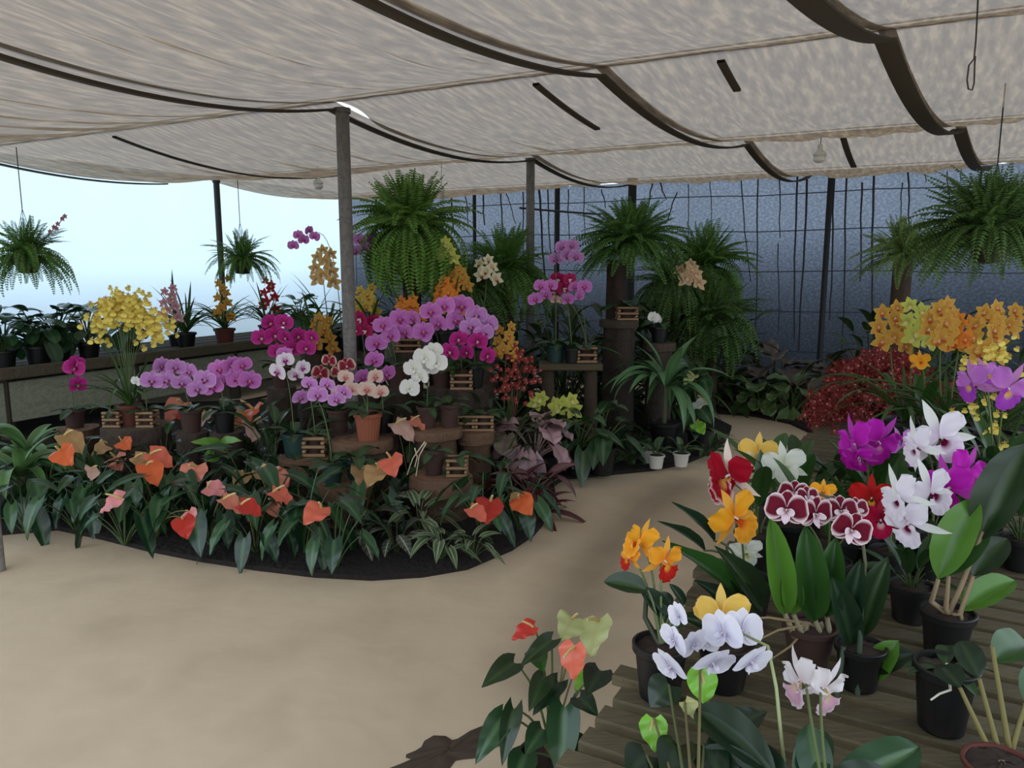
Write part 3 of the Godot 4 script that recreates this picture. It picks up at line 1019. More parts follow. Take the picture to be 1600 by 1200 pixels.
func post(label: String, x: Vector3, top: float, r: float, tone: Color) -> Node3D:
	var o := thing("steel_post", label, "post", Vector3(x.x, 0, x.z))
	var s := Shape.new()
	s.lathe([Vector2(r, -0.02), Vector2(r, top)], 20, tone)
	s.lathe([Vector2(0.001, top), Vector2(r, top)], 20, tone)
	part(o, "tube", s.mesh(), M.post)
	var c := Shape.new()
	c.lathe([Vector2(r, top - 0.03), Vector2(r * 1.25, top - 0.03), Vector2(r * 1.25, top), Vector2(r, top)], 20, tone * 0.8)
	part(o, "cap", c.mesh(), M.post)
	return o

func posts() -> void:
	post("thick grey steel post rising from the orchid island, nearest of the posts", uw(-3.40, 3.92), 2.46, 0.043, C(210, 208, 206))
	post("grey steel post behind the ferns, second along the same line", uw(-3.46, 6.6), 2.46, 0.04, C(225, 225, 222))
	post("thin dark post against the bright left wall", uw(-7.72, 6.6), 2.47, 0.036, C(120, 120, 122))
	post("dark post half hidden by the tall fern before the blue netting", uw(-3.3, 8.9), 2.48, 0.05, C(70, 70, 70))
	post("dark slanting post in front of the blue netting on the right", uw(-1.12, 9.02), 2.46, 0.03, C(60, 62, 66))
	post("slim dark post before the blue netting, behind the pink orchids", wall_point(871, 285, 9.0), 2.46, 0.034, C(60, 60, 62))
	post("slim dark post near the corner, behind the big drooping fern", wall_point(741, 293, 9.0), 2.46, 0.024, C(60, 60, 62))
	post("grey post at the left edge of the path, only its foot in view", on_level(-1, 893), 2.4, 0.028, C(235, 232, 226))
	# a short crossbar that ties two posts
	var o := thing("cross_bar", "thin dark crossbar tied between two posts before the netting", "bar", at(812, 325, 8.0))
	var s := Shape.new()
	s.tube([Vector3.ZERO, at(870, 330, 8.4) - o.position, at(938, 335, 8.8) - o.position], 0.011, 0.011, 7, C(44, 46, 50))
	part(o, "rod", s.mesh(), M.wire)

func beds() -> void:
	var island := []
	for p in [[-260, 850], [0, 838], [90, 830], [160, 845], [230, 863], [310, 879], [400, 893], [490, 904], [580, 909], [660, 904], [730, 892], [800, 862], [835, 838], [856, 812], [868, 782], [866, 760], [885, 750], [950, 744], [1020, 737], [1070, 727], [1110, 710], [1136, 690], [1143, 670], [1112, 654], [1050, 640], [900, 626], [500, 624], [100, 640], [-260, 660]]:
		island.append(on_level(p[0], p[1]))
	var o := structure("trim_3")
	var s := Shape.new()
	slab(s, island, -0.01, 0.03, Color.WHITE)
	part(o, "soil_bed", s.mesh(), M.soil)
	var back := []
	for p in [[1085, 637], [1050, 640], [900, 626], [500, 624], [100, 640]]:
		back.append(on_level(p[0], p[1]))
	back.append(uw(-6.5, 5.0))
	back.append(uw(-6.5, 9.1))
	back.append(uw(-3.0, 9.1))
	var far := []
	for p in [[1085, 637], [1125, 648], [1180, 652], [1235, 664], [1265, 678], [1330, 690], [1500, 690]]:
		far.append(on_level(p[0], p[1]))
	far.append(uw(3.0, 5.6))
	far.append(uw(3.0, 9.1))
	far.append(uw(-3.0, 9.1))
	var o2 := structure("trim_4")
	var s2 := Shape.new()
	slab(s2, far, -0.01, 0.03, Color.WHITE)
	slab(s2, back, -0.01, 0.03, Color.WHITE)
	part(o2, "soil_bed", s2.mesh(), M.soil)
	# spilled soil on the concrete
	var t := Shape.new()
	var c := on_level(700, 1178)
	t.grid(6, 40, func(q, x):
		var a: float = x * TAU
		var r: float = q * (0.13 + 0.03 * sin(a * 5) + 0.025 * sin(a * 9 + 1))
		return c + Vector3(cos(a) * r * 1.25 - sin(a) * r * 0.3, 0.006 + 0.006 * (1 - q * q) * (1 + 0.5 * sin(r * 90 + a * 6)), sin(a) * r * 0.8 - cos(a) * r * 0.5), func(q, x):
		return C(74, 60, 48) * (0.8 + 0.3 * absf(sin(q * 20 + x * 30))))
	var m := part(self, "spilled_soil", t.mesh(), M.soil_vc, Transform3D(), true)
	m.set_meta("label", "dark patch of spilled soil on the concrete at the bottom edge")
	m.set_meta("category", "soil")

func small_things() -> void:
	for b in [[497, 285, 8.0, "white lampholder bulb hanging under the roof left of the nearest post"], [1281, 240, 6.3, "white lampholder bulb hanging under the roof before the blue netting"]]:
		var p := at(b[0], b[1], b[2])
		var o := thing("hanging_bulb", b[3], "lamp", p)
		var s := Shape.new()
		s.lathe([Vector2(0.001, 0.075), Vector2(0.018, 0.07), Vector2(0.022, 0.03), Vector2(0.05, 0.0), Vector2(0.052, -0.012), Vector2(0.045, -0.02)], 18, C(226, 224, 214))
		part(o, "lampholder", s.mesh(), M.pot)
		var t := Shape.new()
		t.lathe([Vector2(0.042, -0.02), Vector2(0.05, -0.035), Vector2(0.044, -0.055), Vector2(0.026, -0.068), Vector2(0.001, -0.072)], 18, C(236, 234, 226))
		part(o, "bulb", t.mesh(), M.pot)
		var q := Shape.new()
		q.tube([Vector3(0, 0.07, 0), Vector3(0.004, 0.12, 0), Vector3(0, 2.46 - p.y, 0)], 0.003, 0.003, 5, C(60, 58, 54))
		part(o, "cable", q.mesh(), M.wire)
	var h := at(1528, 0, 2.6)
	var o := thing("wire_hook", "thin dark wire with a looped hook hanging from the roof at upper right", "hook", at(1520, 140, 2.6))
	var s := Shape.new()
	var pts := [Vector3(h.x, roof_y(0.6, 3.0) + 0.1, h.z)]
	for p in [[1528, 0], [1525, 60], [1522, 92], [1514, 102], [1511, 125], [1513, 139], [1519, 141], [1522, 130], [1523, 100], [1524, 88]]:
		pts.append(at(p[0], p[1], 2.6))
	var local := []
	for p in pts:
		local.append(p - o.position)
	s.tube(local, 0.0028, 0.0028, 6, C(58, 52, 46))
	part(o, "wire", s.mesh(), M.wire)
	var c := thing("wire_coil", "pale coiled wire hanging above the big drooping fern", "wire", at(691, 340, 7.0))
	var t := Shape.new()
	var coil := []
	for k in 120:
		coil.append(Vector3(cos(k * 0.7) * 0.02, k * 0.0022, sin(k * 0.7) * 0.02))
	coil.append(Vector3(0, 2.4 - c.position.y, 0))
	t.tube(coil, 0.003, 0.003, 4, C(170, 176, 170))
	part(c, "coil", t.mesh(), M.wire)

# ---------------------------------------------------------------- benches
func left_bench() -> void:
	var o := thing("block_bench", "long low bench of mossy block and dark planks along the bright wall", "bench", uw(-7.2, 5.6))
	for k in 4:
		var s := Shape.new()
		var u := -7.62 + k * 0.26
		s.bar(uw(u, 2.2, STAGE - 0.025), uw(u, 9.0, STAGE - 0.025), 0.22, 0.05, Vector3.UP, C(66, 58, 48))
		part(o, "plank", local(s, o), M.bark)
	var r := Shape.new()
	r.bar(uw(-6.68, 2.2, STAGE - 0.01), uw(-6.68, 9.0, STAGE - 0.01), 0.06, 0.1, Vector3.UP, C(84, 76, 60))
	part(o, "edge_rail", local(r, o), M.bark)
	var w := 2.3
	while w < 8.9:
		var s := Shape.new()
		s.bar(uw(-6.78, w, 0.34), uw(-6.78, minf(w + 1.18, 8.95), 0.34), 0.1, 0.34, Vector3.UP, Color.WHITE, 0.06)
		part(o, "block_panel", local(s, o), M.block)
		for u in [-6.78, -7.55]:
			var l := Shape.new()
			l.bar(uw(u, w - 0.01, 0), uw(u, w - 0.01, STAGE - 0.05), 0.1, 0.1, Vector3.RIGHT, C(60, 54, 46))
			part(o, "leg", local(l, o), M.bark)
		w += 1.2
	var data := [
		[-6.95, 8, "black", 0.1, 0.16, "green", "leafy pot plant at the far left end of the bench along the bright wall"],
		[-6.95, 62, "black", 0.11, 0.17, "green", "leafy pot plant with round leaves under the left hanging fern"],
		[-7.1, 95, "black", 0.11, 0.18, "green", "tallest round-leaved pot plant on the bench by the bright wall"],
		[-7.0, 140, "black", 0.1, 0.15, "pale", "pale-leaved pot plant on the bench left of the yellow dancing orchid"],
		[-7.2, 205, "black", 0.1, 0.14, "green", "round-leaved pot plant on the bench behind the yellow dancing orchid"],
		[-7.1, 470, "black", 0.1, 0.14, "green", "small dark pot plant on the bench near the grey post"]]
	for d in data:
		var b := on_stage(d[1], d[0], STAGE)
		var p := thing("pot_plant", d[6], "plant", b)
		pot(p, d[2], d[3], d[4])
		var set_ := []
		for k in 5:
			var g := C(58, 92, 66) if d[5] == "green" else C(120, 140, 112)
			set_.append(leaf("round leaf %s %d" % [d[5], k], 0.12 + 0.012 * k, 0.115, ROUND, [0.2, -0.3, 0.5, -0.7, 0.0][k], [-0.5, -0.6, -0.9, -0.4, -0.7][k], {"color": vary(g, 0.2), "lobe": 0.25, "stalk": [0.22, 0.16, 0.28, 0.12, 0.2][k], "lean": [1.4, 1.1, 1.5, 0.9, 1.3][k]}))
		whorl(p, b + Vector3(0, d[4] * 0.9, 0), 24, "gloss", set_, -0.3, 0.2, 1.15, rng.randf() * 6)
	cymbidium("spike orchid with one dusty pink spike on the bench by the bright wall", on_stage(292, -7.0, STAGE), "black", 0.1, 0.16, [[268, 448, 500, 7.6, 9, 20, "rosestar", -2]], 34, 1.15)
	cymbidium("spike orchid with one yellow spike in front of the thin dark post", on_stage(352, -6.95, STAGE), "red", 0.11, 0.17, [[350, 432, 500, 8.3, 9, 19, "amber", 0]], 34, 1.2)
	cymbidium("spike orchid with one dark red spike on the bench by the bright wall", on_stage(418, -7.1, STAGE), "black", 0.1, 0.15, [[421, 436, 488, 9.4, 8, 19, "redstar", 2]], 30, 1.15)
	var tall := thing("pot_plant", "pot plant with one tall blade-like leaf rising beside the dusty pink spike", "plant", on_stage(276, -7.25, STAGE))
	pot(tall, "black", 0.08, 0.12)
	part(tall, "leaf", leaf("tall blade", 0.72, 0.035, STRAP, 1.62, -0.15, {"color": C(40, 62, 44), "fold": 0.5, "cols": 4}), M.leaf, Transform3D(Basis(Vector3.UP, 0.6), Vector3(0, 0.11, 0)))
	whorl(tall, tall.position + Vector3(0, 0.11, 0), 7, "leaf", strap_leaves(), -0.2, 0.2, 0.9)

func local(s: Shape, o: Node3D) -> ArrayMesh:
	for k in s.v.size():
		s.v[k] -= o.position
	return s.mesh()

func slatted_bench() -> void:
	var o := thing("slatted_bench", "weathered wooden slatted bench under the orchids at lower right", "bench", uw(0.3, 2.9))
	var w := 0.72
	var n := 0
	while w < 5.2:
		var s := Shape.new()
		var u0 := -0.58 + rng.randf_range(-0.035, 0.03)
		var tone := 0.8 + rng.randf_range(-0.14, 0.2)
		var y := BENCH - 0.014 + rng.randf_range(-0.003, 0.0)
		s.bar(uw(u0, w, y), uw(1.15, w + rng.randf_range(-0.006, 0.006), y), 0.06, 0.026, Vector3.UP, Color(tone, tone * 0.98, tone * 0.93), 0.14)
		part(o, "slat", local(s, o), M.wood)
		w += 0.088
		n += 1
	for u in [-0.45, 0.3, 1.05]:
		var s := Shape.new()
		s.bar(uw(u, 0.7, BENCH - 0.08), uw(u, 5.22, BENCH - 0.08), 0.05, 0.1, Vector3.UP, Color(0.55, 0.52, 0.48))
		part(o, "beam", local(s, o), M.wood)
		for k in 4:
			var t := Shape.new()
			var ww := 0.8 + k * 1.42
			t.bar(uw(u, ww, 0), uw(u, ww, BENCH - 0.12), 0.07, 0.07, Vector3.RIGHT, Color(0.55, 0.52, 0.48))
			part(o, "leg", local(t, o), M.wood)

# ---------------------------------------------------------------- the island
const TIERS := [[4.85, 0.42], [5.42, 0.62], [6.05, 0.8]]

func tier(k: int, px: float, dz: float, whose: String) -> Vector3:
	var d: float = TIERS[k][0] + dz
	var p := at(px, 600, d)
	p.y = TIERS[k][1]
	p.x = (px - 800.0) / FOCAL * (d * 0.9877 + (EYE - p.y) * 0.1564)
	var l := stump("dark log plinth under the pot of " + whose, p, 0.1, 0.03, 0.0, C(66, 54, 44))
	l.set_meta("group", "dark logs under the island orchids")
	return p

var tops := {}

func seat(name_: String, px: float, dz := 0.0) -> Vector3:
	var t: Vector3 = tops[name_]
	var d := -t.z + dz
	return Vector3((px - 800.0) / FOCAL * (d * 0.9877 + (EYE - t.y) * 0.1564), t.y, -d)

func island_logs() -> void:
	for l in [
		["A", 690, 741, 4.35, 100, 0.1, "largest sawn round on a dark log, at the front of the orchid island"],
		["B", 535, 752, 4.25, 88, 0.085, "pale sawn round under two green pots, before the ridged pot"],
		["C", 478, 713, 4.6, 84, 0.08, "dark sawn round with a green pot and stick basket, left of the clay pot"],
		["D", 742, 672, 4.95, 62, 0.08, "small sawn round with stick baskets at the right of the orchid island"],
		["E", 565, 684, 4.7, 96, 0.07, "sawn round under the ridged clay pot"],
		["F", 680, 668, 4.8, 84, 0.06, "sawn round behind the largest one, under the white orchid"],
		["G", 212, 664, 5.0, 100, 0.0, "dark upright log under the yellow dancing orchid"],
		["H", 122, 668, 5.3, 62, 0.0, "short log at the left under the lone magenta orchid"]]:
		var p := at(l[1], l[2], l[3])
		tops[l[0]] = p
		stump(l[6], p, l[4] * 0.5 * l[3] / FOCAL, 0.03, l[5], C(96, 72, 54) if l[0] != "G" else C(74, 62, 50))
func island_orchids() -> void:
	# front logs
	var o := moth_orchid("moth orchid with a lilac row in the left dark green pot, on a pale round", seat("B", 520, -0.03), "teal", 0.06, 0.115, [[468, 612, 540, 622, 4.2, 6, 29, "lilac", 8]], 4, "", 0.8)
	moth_orchid("leafy orchid without flowers in the right dark green pot on the pale sawn round", seat("B", 558, 0.06), "teal", 0.068, 0.115, [], 6, "", 0.9)
	moth_orchid("moth orchid with white purple-eyed flowers in a green pot on the dark round", seat("C", 461, 0.0), "teal", 0.075, 0.15, [[434, 572, 474, 584, 4.55, 4, 29, "spotted", 4]], 7, "", 0.8)
	moth_orchid("single pink moth orchid in a stick basket beside the dark green pot", seat("C", 494, 0.03), "basket", 0.062, 0.13, [[440, 556, 446, 552, 4.7, 2, 26, "pink", 0]], 4, "", 0.7)
	moth_orchid("moth orchid with peach cream flowers in the ridged clay pot", seat("E", 576, -0.05), "terracotta", 0.08, 0.17, [[530, 605, 550, 600, 4.6, 3, 28, "peach", 4], [572, 600, 596, 604, 4.62, 3, 28, "peach", 4]], 5, "", 0.85)
	moth_orchid("white moth orchid with seven flowers in a hanging row, on the island", seat("F", 668, 0.0), "brown", 0.065, 0.14, [[684, 556, 640, 596, 4.7, 7, 34, "white", 6]], 5, "", 0.8)
	moth_orchid("flowerless orchid in a brown pot behind the largest sawn round", seat("F", 702, 0.02), "brown", 0.065, 0.15, [], 5, "", 0.85)
	moth_orchid("bare orchid in a stick basket on the largest sawn round", seat("A", 715, -0.02), "basket", 0.055, 0.11, [], 3, "", 0.6)
	var r := moth_orchid("orchid with long pale roots in a brown pot on the largest sawn round", seat("A", 678, 0.0), "brown", 0.062, 0.15, [], 4, "", 0.75)
	for k in [[664, 690, 645, 716, 636, 742], [666, 692, 655, 712, 650, 744], [648, 700, 652, 714, 648, 730]]:
		stem(r, [at(k[0], k[1], 4.28), at(k[2], k[3], 4.25), at(k[4], k[5], 4.22)], 0.004, 0.003, C(196, 184, 156), "root")
	moth_orchid("flowerless orchid in the left stick basket at the right of the island", seat("D", 728, 0.0), "basket", 0.055, 0.11, [], 5, "", 0.85)
	moth_orchid("flowerless orchid in the right stick basket at the right of the island", seat("D", 757, 0.0), "basket", 0.055, 0.11, [], 4, "", 0.8)
	moth_orchid("lone magenta moth orchid at the left over the block bench", seat("H", 118, 0.0), "brown", 0.07, 0.13, [[114, 566, 122, 592, 5.2, 3, 30, "magenta", 0]], 4, "", 0.8)
	for d in [[250, 4.7, "between the upright log and the long lilac row"], [420, 4.75, "left of the green pot on the dark round"], [515, 4.9, "behind the lilac row in the green pot"], [640, 5.05, "left of the white moth orchid's pot"], [700, 5.1, "behind the white moth orchid's pot"], [385, 5.1, "right of the dense pink row's pot"], [470, 5.2, "below the crowded dark magenta row"], [560, 5.15, "behind the ridged clay pot"], [770, 5.35, "beside the rusty brown sprays"], [330, 5.2, "behind the two left orchid rows"], [600, 5.7, "below the short bright orange spike"], [700, 5.75, "below the large deep orange spike"], [450, 5.8, "left of the low amber spike"], [780, 5.0, "right of the stick baskets on the small round"]]:
		var p := thing("ground_plant", "dark leafy plant " + d[2], "plant", Vector3(at(d[0], 620, d[1]).x, 0.03, -d[1]), "dark leafy plants among the island pots")
		var st := []
		for k in 4:
			st.append(leaf("filler %d" % k, 0.17 + 0.02 * k, 0.07, LANCE, [0.7, 0.2, 1.0, -0.2][k], -1.0, {"color": vary(C(54, 78, 54), 0.25), "rib": C(96, 116, 84), "stalk": [0.25, 0.4, 0.5, 0.15][k], "lean": [1.35, 1.5, 1.54, 1.1][k]}))
		whorl(p, p.position, 22, "gloss", st, -0.3, 0.15, 0.9)
	# yellow dancing orchid on its log
	var y := thing("dancing_orchid", "dancing orchid with a great cloud of yellow flowers on a dark log", "orchid", seat("G", 205, 0.0))
	pot(y, "red", 0.07, 0.14)
	var crown := y.position + Vector3(0, 0.13, 0)
	whorl(y, crown, 26, "leaf", strap_leaves(), -0.15, 0.15, 0.85)
	for k in 12:
		var q := k / 11.0
		var tip := at(142 + 128 * q + rng.randf_range(-6, 6), 508 - 46 * sin(pow(q, 0.75) * PI) + rng.randf_range(-8, 12), 5.0 + rng.randf_range(-0.1, 0.1))
		var pts := curve(crown, Vector3(lerpf(crown.x, tip.x, 0.2), tip.y + 0.02, crown.z), tip, 8)
		stem(y, pts, 0.003, 0.001)
		for m in 23:
			var p: Vector3 = pts[8].lerp(pts[4], m / 32.0) + Vector3(rng.randf_range(-0.08, 0.08), rng.randf_range(-0.07, 0.07), rng.randf_range(-0.05, 0.08))
			bloom(y, "dancing", p, look_dir(p, rng.randf_range(-0.7, 0.7), rng.randf_range(-0.5, 0.4)), rng.randf_range(0.05, 0.062), rng.randf_range(-0.6, 0.6))
	for k in 3:
		var tip := at([176, 180, 190][k], [460, 468, 462][k], 5.0)
		for m in 5:
			var p := tip + Vector3(rng.randf_range(-0.03, 0.03), -0.05 + m * 0.025, 0)
			bloom(y, "dancing", p, look_dir(p, rng.randf_range(-0.7, 0.7)), 0.045)
		stem(y, [crown + Vector3(0, 0.3, 0), tip], 0.002, 0.001)
	moth_orchid("small plant in a stick basket on the left of the dark upright log", seat("G", 180, -0.05), "basket", 0.05, 0.11, [], 4, "", 0.7)
	moth_orchid("small white-flowered orchid in a stick basket on the right of the dark upright log", seat("G", 232, -0.05), "basket", 0.05, 0.11, [[214, 596, 219, 600, 4.9, 1, 20, "white", 0]], 4, "", 0.7)
	# first step of the stand
	moth_orchid("moth orchid with a long lilac row in front of the dusty pink spike", tier(0, 300, 0.0, "the long lilac row"), "brown", 0.07, 0.15, [[238, 584, 322, 604, 4.75, 8, 34, "lilac", 8]], 5)
	moth_orchid("moth orchid with a dense pink row right of the long lilac row", tier(0, 352, 0.0, "the dense pink row"), "black", 0.07, 0.15, [[332, 594, 388, 584, 4.8, 7, 34, "pink", 7]], 5)
	moth_orchid("moth orchid with three round pink flowers above the ridged clay pot", tier(0, 600, 0.0, "the three round pink flowers"), "black", 0.07, 0.15, [[568, 578, 602, 574, 4.9, 3, 36, "pink", 2]], 5)
	moth_orchid("moth orchid with red and cream striped flowers, half hidden on the island", tier(0, 530, 0.0, "the striped red and cream flowers"), "brown", 0.07, 0.15, [[502, 575, 540, 580, 4.95, 4, 26, "striped", 5]], 5)
	# second step
	moth_orchid("moth orchid with a crowded dark magenta row above the white purple-eyed one", tier(1, 440, 0.0, "the crowded dark magenta row"), "brown", 0.07, 0.16, [[410, 518, 442, 514, 5.4, 4, 32, "magenta", 2], [434, 540, 488, 536, 5.35, 6, 29, "magenta", 3]], 5)
	moth_orchid("crimson moth orchid of three flowers right of the nearest post", tier(1, 572, 0.0, "the crimson moth orchid"), "black", 0.07, 0.16, [[554, 508, 582, 512, 5.4, 4, 28, "crimson", 3]], 5)
	moth_orchid("moth orchid with a pink row below the single orange spike", tier(1, 620, 0.0, "the pink row below the orange spike"), "brown", 0.07, 0.16, [[588, 526, 658, 510, 5.3, 7, 34, "pink", 8]], 5)
	moth_orchid("tallest pink moth orchid, its row rising over the white one", tier(1, 690, 0.0, "the tallest pink moth orchid"), "brown", 0.07, 0.16, [[660, 506, 722, 490, 5.25, 6, 38, "pink", 6]], 5)
	moth_orchid("pink moth orchid of four large flowers at the right of the tallest one", tier(1, 742, 0.0, "the four large pink flowers"), "black", 0.07, 0.16, [[736, 500, 764, 518, 5.25, 4, 36, "lilac", 2]], 5)
	moth_orchid("dark magenta moth orchid right above the white one", tier(1, 722, -0.08, "the dark magenta moth orchid in a basket"), "basket", 0.07, 0.14, [[702, 540, 762, 546, 5.2, 5, 31, "magenta", 2]], 5)
	# third step: spikes
	cymbidium("spike orchid with a tall cream and brown spike left of the nearest post", tier(2, 515, 0.0, "the tall cream and brown spike"), "black", 0.09, 0.17, [[506, 390, 446, 6.0, 10, 27, "tawny", 2]], 16)
	cymbidium("spike orchid with a low amber spike left of the nearest post", tier(2, 490, -0.08, "the low amber spike"), "brown", 0.09, 0.17, [[505, 494, 548, 5.9, 10, 26, "amber", -2]], 14, 0.9)
	cymbidium("spike orchid with an olive yellow spike right of the nearest post", tier(2, 580, 0.0, "the olive yellow spike"), "black", 0.09, 0.17, [[573, 448, 492, 6.05, 9, 24, "olive", 0]], 14)
	cymbidium("spike orchid with a short bright orange spike in front of the drooping fern", tier(2, 640, 0.0, "the short bright orange spike"), "basket", 0.09, 0.16, [[640, 466, 500, 5.9, 9, 26, "orange", -3]], 14)
	cymbidium("spike orchid with a large deep orange spike right of the drooping fern", tier(2, 700, 0.0, "the large deep orange spike"), "black", 0.09, 0.17, [[701, 438, 486, 5.95, 11, 28, "orange", -1], [716, 420, 450, 6.05, 7, 24, "amber", 2]], 16)
	cymbidium("spike orchid with a yellow green spike standing against the drooping fern", tier(2, 690, 0.1, "the yellow green spike"), "black", 0.08, 0.15, [[695, 376, 408, 6.0, 7, 24, "yellowgreen", -3]], 10)
	cymbidium("spike orchid with a creamy white spike right of the drooping fern", tier(2, 752, 0.1, "the creamy white spike"), "black", 0.08, 0.15, [[760, 404, 440, 6.2, 6, 25, "ivory", 0]], 14, 1.0)
	moth_orchid("far purple moth orchid arching over the bright wall left of the nearest post", tier(2, 535, 0.15, "the far purple arching orchid"), "black", 0.07, 0.15, [[492, 364, 460, 378, 6.3, 5, 18, "pink", 2]], 4)
	moth_orchid("pale pink moth orchid peeping from behind the nearest post", tier(2, 560, 0.15, "the pale pink orchid behind the post"), "black", 0.07, 0.15, [[556, 386, 580, 380, 6.3, 4, 22, "lilac", 2]], 4)
	cymbidium("spike orchid with a cream pink spike against the trailing ferns by the netting", Vector3(at(1085, 600, 7.2).x, 0.03, -7.2), "black", 0.1, 0.2, [[1076, 412, 446, 7.0, 7, 26, "peachstar", -2]], 14, 1.2)
	var side := on_level(790, 640, 0.03)
	cymbidium("spike orchid with an amber spike at the right end of the island", Vector3(side.x, 0.03, -5.6), "black", 0.1, 0.2, [[790, 508, 560, 5.5, 9, 24, "amber", 0]], 12, 1.1)
	# rust-coloured dancing orchid
	var b := thing("dancing_orchid", "dancing orchid with rusty brown sprays right of the dark magenta moth orchid", "orchid", Vector3(at(800, 600, 5.3).x, 0.03, -5.3))
	pot(b, "brown", 0.09, 0.3)
	whorl(b, b.position + Vector3(0, 0.28, 0), 10, "leaf", strap_leaves(), -0.1, 0.2, 0.8)
	for k in 8:
		var tip := at(782 + k * 7 + rng.randf_range(-4, 4), 560 + rng.randf_range(-14, 24), 5.2)
		var pts := curve(b.position + Vector3(0, 0.28, 0), (b.position + tip) / 2 + Vector3(0, 0.35, 0), tip, 8)
		stem(b, pts, 0.003, 0.0015, C(90, 60, 44))
		for m in 10:
			var p := tip + Vector3(rng.randf_range(-0.06, 0.06), rng.randf_range(-0.22, 0.05), rng.randf_range(-0.05, 0.05))
			bloom(b, "redbrown", p, look_dir(p, rng.randf_range(-0.8, 0.8)), rng.randf_range(0.035, 0.05), rng.randf() * 3)

